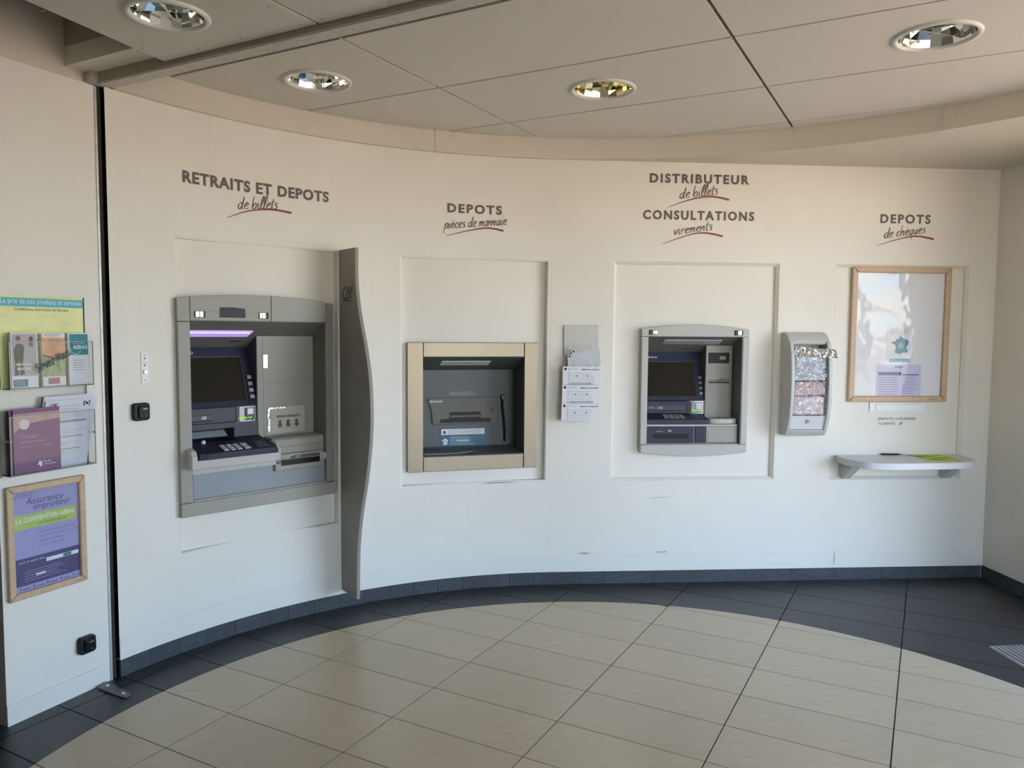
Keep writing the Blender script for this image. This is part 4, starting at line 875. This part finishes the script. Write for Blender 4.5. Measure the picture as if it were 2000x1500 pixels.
sh = T('wall_shelf', 'white rounded writing shelf on two brackets below the notice frame', 'shelf', O4, A4, (.45, -.15, .763))
OUT = smooth_line([(.056, .0), (.045, -.08), (.052, -.18), (.095, -.275), (.17, -.318), (.265, -.331), (.468, -.327), (.66, -.313), (.76, -.285), (.825, -.235), (.86, -.13), (.884, .0)], 4)
sh.part('top', bevel(prism(NB(), OUT, .763, .803, 'z'), .002, 1), PLASTICS)
for x in (.115, .78):
    sh.part('bracket', bevel(prism(NB(), [(0., .765), (-.17, .765), (-.155, .745), (-.03, .655), (0., .650)], x - .03, x + .03, 'x'), .006), M('grey_bracket', (.50, .50, .49), .4))
sp = chord(1.745, 2.621, -.03)
pen = T('pen', 'dark ballpoint pen lying on the white shelf', 'pen', O4, A4, (.42, -.018, .803))
pen.part('barrel', tube(NB(), [(.352, -.016, .8085), (.395, -.018, .8085), (.465, -.020, .8085)], .0055, 10), M('dark_pen', (.02, .022, .028), .3), smooth=True)
pen.part('tip', tube(NB(), [(.465, -.020, .8085), (.480, -.0205, .8075), (.490, -.021, .8065)], .003, 8), INKG); pen.part('clip', B(.356, .385, -.020, -.017, .8130, .8150), INKG)
pen.part('cord', tube(NB(), [(a, b, .8052) for a, b in smooth_line([(.49, -.021), (.52, -.04), (.545, -.09), (.56, -.14)], 4)], .0015, 6), INK)
hp = T('notice_sheet', 'fluorescent yellow green printed sheet lying on the white shelf', 'paper', O4, A4, (.63, -.15, .8032))
hp.part('sheet', prism(NB(), [(.535, -.012), (.765, -.022), (.712, -.285), (.52, -.262)], .8032, .8044, 'z'), HILITE)
def hl(x, y): a = (.535, -.012); return (.535 + x * .228 - y * .018, -.012 - x * .010 - y * .25 - x * y * .02, .8048)
bm = NB()
for j, (a, b, h) in enumerate(((.12, .8, .05), (.05, .55, .08), (.1, .9, .05), (.3, .95, .05), (.1, .6, .09), (.2, .9, .05))): rect(bm, a, b, .10 + j * .14, .10 + j * .14 + h, hl)
hp.part('print', bm, M('olive_ink', (.16, .20, .03), .6))

# ================================================================== slip dispenser and envelope dispenser
WA = math.atan2(TY, TX)
def wl_(t): return t
sd = T('slip_dispenser', 'clear acrylic slip dispenser hung beside the steel framed hatch', 'dispenser', (TPX, TPY), WA, (.15, -.02, 1.028))
EDGE = ACRYE
sd.part('back_plate', B(.046, .258, -.012, -.008, 1.030, 1.611), M('smoky_acrylic', (.46, .44, .40), .3))
sd.part('top_edge', B(.046, .258, -.013, -.007, 1.6085, 1.6125), EDGE)
for x in (.046, .2555): sd.part('side_wall', sheet(x, x + .0025, -.052, -.008, 1.030, 1.475), ACRYL)
for zt, dd in ((1.495, .030), (1.378, .045), (1.268, .055), (1.155, .065)):
    fr = sd.part('pocket_front', hexa(NB(), [(.072, -dd, zt - .09), (.222, -dd, zt - .09), (.222, -dd - .006, zt), (.072, -dd - .006, zt), (.072, -dd + .002, zt - .09), (.222, -dd + .002, zt - .09), (.222, -dd - .004, zt), (.072, -dd - .004, zt)]), ACRYL)
    for x in (.095, .195): sd.part('pocket_tab', hexa(NB(), [(x, -dd - .008, zt), (x + .003, -dd - .008, zt), (x + .010, -dd - .010, zt - .018), (x + .007, -dd - .010, zt - .018), (x, -dd - .006, zt), (x + .003, -dd - .006, zt), (x + .010, -dd - .008, zt - .018), (x + .007, -dd - .008, zt - .018)]), EDGE, fr)
sd.part('hanger_screw', prism(NB(), [(.151 + .005 * math.cos(i), 1.563 + .005 * math.sin(i)) for i in [2 * PI * j / 10 for j in range(10)]], -.015, -.010), PAPER)
def slips(x0, x1, z0, z1, d, lean, label, thick=.012, title=True, skew=0.):
    t = T('paying_in_slips', label, 'slips', (TPX, TPY), WA, ((x0 + x1) / 2, -d, z0))
    hexv = [(x0 - skew, -d, z0), (x1 - skew, -d, z0), (x1, -d - lean, z1), (x0, -d - lean, z1), (x0 - skew, -d + thick, z0), (x1 - skew, -d + thick, z0), (x1, -d - lean + thick, z1), (x0, -d - lean + thick, z1)]
    t.part('slip_stack', hexa(NB(), hexv), PAPER if title else PAPERG)
    w, h = x1 - x0, z1 - z0; f = lambda x, z: (x0 + x * w - skew * (1 - z), -d - lean * z - .0008, z0 + z * h)
    bm = NB(); logo_ca(bm, .05, .10, .80, .93, f, .14)
    if title:
        text(bm, 'REMISE DE CHEQUES', .50, .98, .79, .87, f, .03); disc(bm, .37, .48, .018, lambda x, z: f(x, .48 + (z - .48) * w / h)); disc(bm, .67, .48, .018, lambda x, z: f(x, .48 + (z - .48) * w / h))
    t.part('print', bm, INK)
    bm = NB(); lines(bm, .13, .42, .80, .92, 2, f, .2, .1); lines(bm, .13, .88, .06, .70, 6, f, .12, .15); rect(bm, .155, .160, .0, .92, f); t.part('ruled_lines', bm, INKG)
slips(.033, .259, 1.254, 1.364, .058, .008, 'upper of three white paying-in slip stacks, its bottom edge on the middle stack')
slips(.030, .252, 1.142, 1.253, .066, .008, 'middle paying-in slip stack between the upper and the bottom stack')
slips(.026, .250, 1.034, 1.141, .074, .008, 'bottom paying-in slip stack in the acrylic dispenser')
slips(.086, .258, 1.372, 1.468, .040, .006, 'lone slip sticking up above the slip stacks, tilted to its right', .002, False, -.012)
slips(.062, .220, 1.350, 1.436, .050, .004, 'slip peeping out behind the topmost full slip stack', .002, False, -.004)

ed = T('envelope_dispenser', 'pale grey bulging plastic envelope dispenser holding film-wrapped packs', 'dispenser', (TPX, TPY), WA, (1.545, -.07, .94))
PROF = [(0., 1.580), (.03, 1.580), (.055, 1.574), (.085, 1.550), (.115, 1.515), (.138, 1.45), (.150, 1.36), (.154, 1.26), (.150, 1.16), (.138, 1.07), (.110, .985), (.085, .950), (.06, .940), (0., .940)]
PP = [(-d, z) for d, z in PROF]
for x0, x1 in ((1.416, 1.440), (1.652, 1.676)): ed.part('side_cheek', bevel(prism(NB(), PP, x0, x1, 'x'), .006), PLASTIC)
ed.part('hood', bevel(prism(NB(), [(0., 1.580), (-.03, 1.580), (-.055, 1.574), (-.085, 1.550), (-.105, 1.525), (-.095, 1.505), (0., 1.505)], 1.430, 1.662, 'x'), .005), PLASTIC)
ed.part('back', B(1.436, 1.656, -.012, .0, .945, 1.575), PLASTIC)
ed.part('foot', bevel(prism(NB(), [(0., .940), (-.06, .940), (-.085, .950), (-.108, .978), (-.09, .985), (0., .985)], 1.430, 1.662, 'x'), .005), PLASTIC)
lf = ed.part('lower_front', hexa(NB(), [(1.436, -.098, .985), (1.656, -.098, .985), (1.656, -.122, 1.070), (1.436, -.122, 1.070), (1.436, -.088, .985), (1.656, -.088, .985), (1.656, -.112, 1.070), (1.436, -.112, 1.070)]), M('white_plastic', (.68, .68, .66), .35))
ed.part('lock', bevel(prism(NB(), [(1.543 + .0115 * math.cos(2 * PI * i / 16), 1.035 + .0115 * math.sin(2 * PI * i / 16)) for i in range(16)], -.1185, -.100), .002, 1), M('lock_grey', (.16, .16, .165), .3, metal=.5), lf)
def pack(z0, z1, d, mat, label, cut=0.):
    t = T('envelope_pack', label, 'envelopes', (TPX, TPY), WA, (1.545, -d, z0))
    bm = bevel(B(1.446, 1.645, -d, -.02, z0, z1), .012, 3)
    t.part('envelopes', bm, mat)
    bm = NB(); n = 18; V = {}
    for i in range(n + 1):
        for j in range(9): V[i, j] = bm.verts.new((1.440 + .21 * i / n, -d - .006 - random.random() * .006, z0 - .004 + (z1 - z0 + .008) * j / 8))
    for i in range(n):
        for j in range(8): bm.faces.new((V[i, j], V[i + 1, j], V[i + 1, j + 1], V[i, j + 1]))
    t.part('film_wrap', bm, FILM); return t
pack(1.285, 1.445, .128, M('blue_grey_pack', (.40, .43, .47), .5, noise=.25, nscale=15), 'topmost film-wrapped bluish envelope pack in the bulging dispenser')
pack(1.195, 1.280, .132, FILMPINK, 'middle film-wrapped pinkish envelope pack in the bulging dispenser')
pack(1.075, 1.190, .124, M('rosy_white_pack', (.60, .50, .50), .5, noise=.2, nscale=12), 'lowest film-wrapped rosy envelope pack above the white front plate')
bm = NB(); n = 26; V = {}                               # torn film hanging over the rim
for i in range(n + 1):
    for j in range(6):
        V[i, j] = bm.verts.new((1.440 + .262 * i / n, -.118 - .022 * j / 5 + random.uniform(-.007, .007) - (.012 if i > 10 else 0), 1.494 - .052 * j / 5 - .018 * (i / n) + random.uniform(-.003, .003)))
for i in range(n):
    for j in range(5): bm.faces.new((V[i, j], V[i + 1, j], V[i + 1, j + 1], V[i, j + 1]))
single('torn_wrapper', 'crinkled torn film wrapper hanging out over the top envelope pack', 'wrapper', bm, FOIL, (TPX, TPY), WA, (1.56, -.13, 1.46))

# ================================================================== things on the left panel
def fL(d): return lambda x, z: (x, d, z)
br = T('brochure_rack', 'clear acrylic two-pocket brochure rack on the left wall panel', 'brochure rack', LO, LROT, (-.26, -.02, .99))
br.part('back_plate', sheet(-.452, -.086, -.010, -.008, .992, 1.70), ACRYL)
for x in (-.452, -.088): br.part('plate_edge', B(x, x + .002, -.0125, -.004, .992, 1.70), M('acrylic_soft_edge', (.36, .36, .34), .2))
for z0, z1, d, xa, xb in ((1.338, 1.519, .062, -.440, -.090), (1.004, 1.232, .068, -.452, -.094)):
    pf = br.part('pocket_front', sheet(xa, xb, -d - .003, -d, z0, z1), ACRYL)
    for x in (xa, xb - .003): br.part('pocket_side', sheet(x, x + .003, -d, -.010, z0, z1 + .02), ACRYL)
    br.part('pocket_floor', B(xa, xb, -d - .003, -.010, z0 - .004, z0), EDGE); br.part('front_edge', B(xa, xb, -d - .0035, -d + .0005, z1 - .0025, z1), M('acrylic_soft_edge', (.36, .36, .34), .2), pf)
    for x in (xa, xb - .003): br.part('corner_edge', B(x, x + .003, -d - .0035, -d + .0005, z0, z1), M('acrylic_soft_edge', (.36, .36, .34), .2), pf)
for x in (-.449, -.104): br.part('standoff', tube(NB(), [(x, -.012, 1.135), (x + .006, -.066, 1.135)], .005, 8), CHROME)
bm = NB(); script(bm, 'Servez-Vous', -.335, 1.395, -.195, 1.462, .020, fL(-.0662), .22, .2); br.part('pocket_lettering', bm, M('dark_teal_vinyl', (.012, .07, .075), .5))
hc = T('header_card', 'yellow header card Le prix de nos produits et services behind the brochures', 'card', LO, LROT, (-.26, -.014, 1.335))
hc.part('card', B(-.445, -.098, -.0155, -.0135, 1.335, 1.698), YELLOW)
bm = NB(); rect(bm, -.445, -.098, 1.656, 1.690, fL(-.0160)); hc.part('blue_band', bm, CYAN)
bm = NB(); text(bm, 'Le prix de nos produits et services', -.436, -.106, 1.6605, 1.6865, fL(-.0165), .0, 1.08); hc.part('title', bm, PRINTW)
bm = NB(); text(bm, 'Conditions G\u00e9n\u00e9rales de Banque', -.385, -.160, 1.636, 1.652, fL(-.0162), .0); hc.part('subtitle', bm, M('slate_ink', (.10, .11, .13), .6))
def brochure(x0, x1, z0, z1, d, label):
    t = T('brochure', label, 'brochure', LO, LROT, ((x0 + x1) / 2, -d, z0)); t.part('pages', B(x0, x1, -d, -d + .012, z0, z1), PAPER); return t
t = brochure(-.424, -.320, 1.339, 1.553, .050, 'white brochure MEDIATION BANCAIRE with a photograph of a person in boots'); f = fL(-.0506)
bm = NB(); rect(bm, -.420, -.324, 1.385, 1.549, f); t.part('photo_ground', bm, M('grey_photo_print', (.42, .40, .40), .5))
bm = NB(); poly(bm, [(-.412, 1.44), (-.378, 1.44), (-.372, 1.50), (-.385, 1.512), (-.402, 1.51), (-.414, 1.49)], f2 := fL(-.0510)); poly(bm, [(-.409, 1.44), (-.397, 1.44), (-.395, 1.39), (-.412, 1.388)], f2); poly(bm, [(-.392, 1.44), (-.380, 1.44), (-.372, 1.392), (-.391, 1.388)], f2); t.part('figure', bm, M('dark_green_print', (.075, .075, .05), .6))
bm = NB(); disc(bm, -.396, 1.532, .010, f2); disc(bm, -.345, 1.530, .009, f2); rect(bm, -.354, -.337, 1.50, 1.522, f2); t.part('heads', bm, SKIN)
bm = NB(); text(bm, 'M\u00c9DIATION', -.405, -.345, 1.425, 1.437, fL(-.0514), .02); text(bm, 'BANCAIRE', -.402, -.348, 1.408, 1.419, fL(-.0514), .02); t.part('title', bm, PRINTW)
bm = NB(); rect(bm, -.418, -.362, 1.344, 1.372, fL(-.0512)); t.part('teal_box', bm, TEAL)
bm = NB(); lines(bm, -.412, -.370, 1.348, 1.369, 3, fL(-.0516), .15, .1); t.part('box_print', bm, PRINTW)
t = brochure(-.300, -.203, 1.339, 1.550, .048, 'brochure with orange swirl photograph and green grass in the upper pocket')
bm = NB(); poly(bm, [(-.299, 1.535), (-.204, 1.532), (-.204, 1.452), (-.25, 1.450), (-.299, 1.462)], fL(-.0486)); t.part('orange_photo', bm, ORANGE)
bm = NB(); poly(bm, [(-.299, 1.461), (-.25, 1.449), (-.204, 1.451), (-.204, 1.378), (-.299, 1.378)], fL(-.0486)); t.part('grass_photo', bm, GRASS)
bm = NB(); ribbon(bm, [(-.299, 1.463), (-.27, 1.456), (-.25, 1.4505), (-.204, 1.453)], lambda q: .008, fL(-.0490)); t.part('dark_ridge', bm, SKIN)
bm = NB(); rect(bm, -.278, -.230, 1.347, 1.372, fL(-.0488)); t.part('red_box', bm, M('faded_red_ink', (.40, .20, .17), .6))
bm = NB(); lines(bm, -.288, -.215, 1.538, 1.548, 2, fL(-.0488), .3, .2); t.part('top_print', bm, INKG)
t = brochure(-.188, -.098, 1.339, 1.552, .048, 'white brochure with teal AERAS cover panel in the upper pocket')
bm = NB(); rect(bm, -.184, -.102, 1.462, 1.548, fL(-.0486)); t.part('teal_panel', bm, TEAL)
bm = NB(); text(bm, 'AERAS', -.170, -.106, 1.486, 1.502, fL(-.0490), .02); t.part('title', bm, PRINTW)
bm = NB(); lines(bm, -.168, -.112, 1.505, 1.520, 2, fL(-.0490), .35, .1); ribbon(bm, smooth_line([(-.183, 1.492), (-.172, 1.470), (-.150, 1.466), (-.135, 1.480)], 4), lambda q: .004, fL(-.0489)); t.part('pale_print', bm, M('pale_teal_ink', (.35, .55, .55), .6))
bm = NB(); lines(bm, -.172, -.112, 1.395, 1.445, 5, fL(-.0486), .25, .25); t.part('fine_print', bm, M('rosy_grey_ink', (.45, .38, .38), .6))
# lower pocket
t = T('booklet', 'purple booklet Changer de banque standing in the lower pocket', 'booklet', LO, LROT, (-.335, -.05, 1.005)); 
t.part('cover', B(-.428, -.240, -.054, -.048, 1.005, 1.256), PURPLE); t.part('spine_pages', B(-.440, -.2455, -.048, -.030, 1.005, 1.252), PLUM)
f = fL(-.0546)
bm = NB(); poly(bm, [(-.427, 1.165), (-.40, 1.185), (-.36, 1.200), (-.241, 1.210), (-.241, 1.240), (-.427, 1.238)], f); t.part('pink_photo', bm, M('pink_brick_print', (.50, .30, .28), .5, noise=.12, nscale=20))
bm = NB(); disc(bm, -.385, 1.196, .020, fL(-.0550)); t.part('info_disc', bm, M('pale_pink_print', (.72, .62, .62), .6))
bm = NB(); text(bm, 'Changer', -.402, -.328, 1.137, 1.157, f, -.004); text(bm, 'de banque', -.402, -.308, 1.117, 1.135, f, -.004); text(bm, 'Le guide de la mobilit\u00e9', -.402, -.278, 1.104, 1.112, f, -.004); t.part('title', bm, M('mauve_ink', (.42, .27, .42), .6))
bm = NB(); poly(bm, [(-.338 + a * .024, 1.022 + b * .026) for a, b in ((.0, .35), (.25, .55), (.05, .8), (.3, .72), (.45, 1.), (.6, .7), (1., .85), (.78, .5), (.8, .1), (.5, .0), (.4, .25))], f); text(bm, 'les cl\u00e9s', -.310, -.282, 1.038, 1.045, f, .01); text(bm, 'de la banque', -.310, -.262, 1.026, 1.034, f, .01); t.part('publisher_mark', bm, PRINTW)
def form(d, sk, z0, z1, x0, x1, label, pr=True):
    t = T('printed_form', label, 'form', LO, LROT, ((x0 + x1) / 2, -d, z0))
    t.part('sheet', hexa(NB(), [(x0, -d, z0), (x1, -d, z0), (x1 + sk, -d - .004, z1), (x0 + sk, -d - .004, z1), (x0, -d + .003, z0), (x1, -d + .003, z0), (x1 + sk, -d - .001, z1), (x0 + sk, -d - .001, z1)]), M('lilac_white_paper', (.66, .66, .72), .6))
    if not pr: return
    w, h = x1 - x0, z1 - z0; f = lambda x, z: (x0 + x * w + sk * z, -d - .004 * z - .0008, z0 + z * h)
    bm = NB(); logo_ca(bm, .10, .22, .905, .955, f, .16); rect(bm, .73, .86, .895, .965, f); t.part('logos', bm, INK)
    bm = NB(); disc(bm, .795, .93, .045, lambda x, z: (f(x, .93 + (z - .93) * w / h)[0], -d - .0058, f(x, .93 + (z - .93) * w / h)[2]), 18, .028); t.part('logo_ring', bm, PRINTW)
    bm = NB()
    for a in ((.25, .68, .905, .910), (.30, .85, .80, .803), (.30, .62, .86, .866), (.30, .85, .765, .768), (.30, .80, .735, .738), (.42, .85, .54, .544), (.42, .62, .50, .504), (.34, .80, .36, .364), (.34, .55, .33, .334), (.34, .80, .22, .224), (.34, .60, .19, .194)): rect(bm, *a, f)
    t.part('fine_print', bm, INKG)
    bm = NB()
    for a in ((.30, .84, .66, .695), (.30, .82, .44, .458), (.28, .80, .255, .272)): rect(bm, *a, f)
    t.part('grey_bars', bm, M('mid_grey_ink', (.32, .33, .36), .6))
form(.0385, .058, 1.003, 1.278, -.345, -.118, 'white printed form with CA logo leaning in the lower pocket')
form(.030, .062, 1.003, 1.296, -.350, -.132, 'blank white sheet leaning behind the printed form', False)
# poster frame
pf = T('picture_display', 'small beech framed display on the left wall panel', 'display', LO, LROT, (-.277, -.01, .494))
X0, X1, Z0, Z1, fw = -.443, -.112, .494, .951, .028
def mit(a, b, c, d): return bevel(prism(NB(), [a, b, c, d], -.022, 0), .006, 2)
pf.part('frame_rail', mit((X0, Z1), (X1, Z1), (X1 - fw, Z1 - fw), (X0 + fw, Z1 - fw)), WOODH); pf.part('frame_rail', mit((X0, Z0), (X1, Z0), (X1 - fw, Z0 + fw), (X0 + fw, Z0 + fw)), WOODH)
pf.part('frame_stile', mit((X0, Z0), (X0, Z1), (X0 + fw, Z1 - fw), (X0 + fw, Z0 + fw)), WOOD); pf.part('frame_stile', mit((X1, Z0), (X1, Z1), (X1 - fw, Z1 - fw), (X1 - fw, Z0 + fw)), WOOD)
pf.part('glazing', sheet(X0 + fw - .002, X1 - fw + .002, -.0125, -.0115, Z0 + fw - .002, Z1 - fw + .002), clear('poster_glazing', (.95, .95, .96), .05, 1.25))
bm = NB(); rect(bm, -.170, -.140, .506, .510, fL(-.0224)); pf.part('frame_stamp', bm, M('brown_stamp', (.30, .20, .12), .6))
po = T('poster', 'lilac poster Assurance emprunteur LA CONVENTION AERAS inside the small beech frame', 'poster', LO, LROT, (-.277, -.008, .515))
po.part('sheet', B(X0 + .02, X1 - .02, -.008, -.005, Z0 + .02, Z1 - .02), PAPERL)
f = fL(-.0086); g_ = fL(-.0090)
bm = NB(); text(bm, 'Assurance', -.362, -.208, .868, .895, f, -.006, shear=.22); text(bm, 'emprunteur', -.335, -.180, .836, .864, f, -.006, shear=.22); po.part('title', bm, M('indigo_ink', (.06, .05, .14), .6))
bm = NB(); poly(bm, [(-.412, .772), (-.150, .772), (-.150, .830), (-.412, .830)], f); po.part('lime_band', bm, GREENP)
bm = NB(); text(bm, 'LA CONVENTION AERAS', -.403, -.158, .798, .818, g_, .012); po.part('band_title', bm, PRINTW)
bm = NB(); text(bm, 'est appliqu\u00e9e ici', -.315, -.195, .777, .793, g_, -.004, shear=.2); po.part('band_subtitle', bm, M('olive_dark_ink', (.12, .15, .05), .6))
bm = NB()
for i, (s_, e_) in enumerate((('pour permettre un meilleur acc\u00e8s', -.155), ("\u00e0 l'assurance emprunteur et au cr\u00e9dit", -.145), ('des personnes pr\u00e9sentant', -.205), ('un risque aggrav\u00e9 de sant\u00e9', -.195))): text(bm, s_, -.312, e_, .742 - i * .0185, .753 - i * .0185, f, -.004)
po.part('paragraph', bm, M('grey_violet_ink', (.15, .14, .26), .6))
bm = NB(); rect(bm, -.412, -.137, .545, .655, f); po.part('indigo_band', bm, NAVYP)
bm = NB(); text(bm, 'pour en savoir plus :', -.395, -.285, .633, .645, g_, .01); lines(bm, -.375, -.185, .556, .605, 5, g_, .12, .3); po.part('band_print', bm, M('pale_violet_ink', (.55, .53, .70), .6))
bm = NB(); rect(bm, -.285, -.145, .6205, .636, g_); rect(bm, -.33, -.262, .575, .583, g_); po.part('number_box', bm, PRINTW)
bm = NB(); rect(bm, -.213, -.178, .6215, .635, fL(-.0094)); rect(bm, -.290, -.262, .5745, .5835, fL(-.0094)); po.part('green_box', bm, M('deep_green_ink', (.04, .22, .13), .6))
bm = NB()
for i, ch in enumerate('AERAS'): x = -.398 + i * .056; text(bm, ch, x, x + .010, .527, .540, f, .01); rect(bm, x + .014, x + .044, .5285, .5315, f)
po.part('acronym_line', bm, M('indigo_ink', (.06, .05, .14), .6))
bm = NB(); text(bm, 'F\u00c9D\u00c9RATION', -.385, -.325, .913, .919, f, .0); text(bm, 'BANCAIRE', -.385, -.333, .904, .910, f, .0); text(bm, 'FRAN\u00c7AISE', -.385, -.330, .895, .901, f, .0); ribbon(bm, [(-.414, .895), (-.40, .905), (-.392, .916)], lambda q: .003, f); po.part('publisher', bm, M('grey_violet_ink', (.15, .14, .26), .6))

# call boxes and key plate
def call_box(origin, rot, u, z, label, w=.076, h=.074):
    t = T('call_box', label, 'wall box', origin, rot, (u, 0, z - h / 2))
    bd = t.part('housing', bevel(prism(NB(), rrect(u - w / 2, u + w / 2, z - h / 2, z + h / 2, .014), -.026, 0.), .005), BLACKM)
    cv = t.part('cover', bevel(prism(NB(), rrect(u - w * .28, u + w * .40, z - h * .36, z + h * .36, .008), -.036, -.022), .004), BLACK)
    bm = NB(); rect(bm, u - .002, u + .018, z + .012, z + .016, fl(-.0366)); t.part('mark', bm, SILVER, cv)
    t.part('indicator', B(u + .008, u + .012, -.0375, -.035, z - .018, z - .014), INKG, cv)
call_box(LO, LROT, -.124, .212, 'black wall box low on the left panel, near the floor')
c0, a0, _ = chord(-2.45, -2.36, .0); call_box(c0, a0, .045, 1.196, 'black wall box between the shutter slot and the large cash machine', .078, .080)
c0, a0, _ = chord(-2.40, -2.35, .0)
kp = T('key_switch', 'narrow white key switch plate above the black wall box', 'switch', c0, a0, (.027, 0, 1.322))
kp.part('plate', bevel(B(.010, .044, -.004, .001, 1.322, 1.466), .001, 1), M('white_enamel', (.80, .80, .80), .3))
for z in (1.437, 1.405): kp.part('indicator', prism(NB(), [(.027 + .0035 * math.cos(2 * PI * i / 10), z + .0035 * math.sin(2 * PI * i / 10)) for i in range(10)], -.0055, -.002), INK)
kr = kp.part('key_barrel', bevel(prism(NB(), [(.027 + .0095 * math.cos(2 * PI * i / 16), 1.376 + .0095 * math.sin(2 * PI * i / 16)) for i in range(16)], -.012, -.002), .002, 1), CHROME); kp.part('keyhole', B(.0258, .0282, -.0125, -.011, 1.370, 1.382), INK, kr)
for z in (1.336,): kp.part('screw', prism(NB(), [(.027 + .003 * math.cos(2 * PI * i / 8), z + .003 * math.sin(2 * PI * i / 8)) for i in range(8)], -.0050, -.002), INKG)
bm = NB(); lines(bm, .019, .036, 1.444, 1.460, 3, fl(-.0045), .25, .1); lines(bm, .017, .038, 1.410, 1.424, 3, fl(-.0045), .25, .1); kp.part('fine_print', bm, INKG)

# ================================================================== recessed ceiling lamps
def downlight(x, y, rot, label, warm=False, Z_CEIL=Z_CEIL, LR=LR):
    t = T('ceiling_lamp', label, 'ceiling lamp', base=(x, y, Z_CEIL), group='round recessed ceiling lamps'); z = Z_CEIL
    t.part('trim_ring', lathe(NB(), [(LR, z + .002), (LR, z - .004), (LR - .004, z - .009), (LR - .016, z - .010), (LR - .020, z - .006), (LR - .022, z + .004)], 48, x, y), M('white_lamp_ring', (.72, .70, .66), .4), smooth=True)
    rm = M('warm_mirror', (.85, .78, .50), .06, metal=1.) if warm else MIRROR
    t.part('reflector', lathe(NB(), [(LR - .022, z + .002), (LR - .030, z + .030), (LR - .050, z + .062), (.070, z + .075), (.0, z + .080)], 20, x, y), rm)
    for k in (0, 1):
        a = rot + k * PI / 2; c, s = math.cos(a), math.sin(a); r = LR - .028; n = 6; bm = NB()
        P = []
        for i in range(n + 1):
            q = -r + 2 * r * i / n; P.append((q, z + .010))
        for i in range(n + 1):
            q = r - 2 * r * i / n; P.append((q, z + .010 + .030 * (1 - (q / r) ** 2) + .020))
        e = .0015
        A = [bm.verts.new((x + q * c - e * s, y + q * s + e * c, h)) for q, h in P]; Bv = [bm.verts.new((x + q * c + e * s, y + q * s - e * c, h)) for q, h in P]
        bm.faces.new(A); bm.faces.new(Bv[::-1])
        for i in range(len(P)): bm.faces.new((A[i], Bv[i], Bv[(i + 1) % len(P)], A[(i + 1) % len(P)]))
        t.part('baffle', bm, rm)
    for k in (-1, 1):
        c, s = math.cos(rot + PI / 4), math.sin(rot + PI / 4)
        t.part('lamp_tube', tube(NB(), [(x + k * .035 * c - .07 * s * k, y + k * .035 * s + .07 * c * k, z + .052), (x + k * .05 * c + .01 * s, y + k * .05 * s - .01 * c, z + .052)], .010, 10), M('lamp_white', (.78, .76, .66), .4), smooth=True)
for (x, y), rt, lb, wm in zip(LIGHTS, (.10, .05, -.3, .35), ('round mirror ceiling lamp on the viewer side of the shutter rail', 'round mirror ceiling lamp between shutter rail and curved fascia, over the large cash machine', 'round golden tinted ceiling lamp over the middle of the counter', 'round mirror ceiling lamp with crossed blades, nearest the right wall'), (False, False, True, False)): downlight(x, y, rt, lb, wm, *((Z_NEAR, .136) if x < -1.1 else (Z_CEIL, LR)))
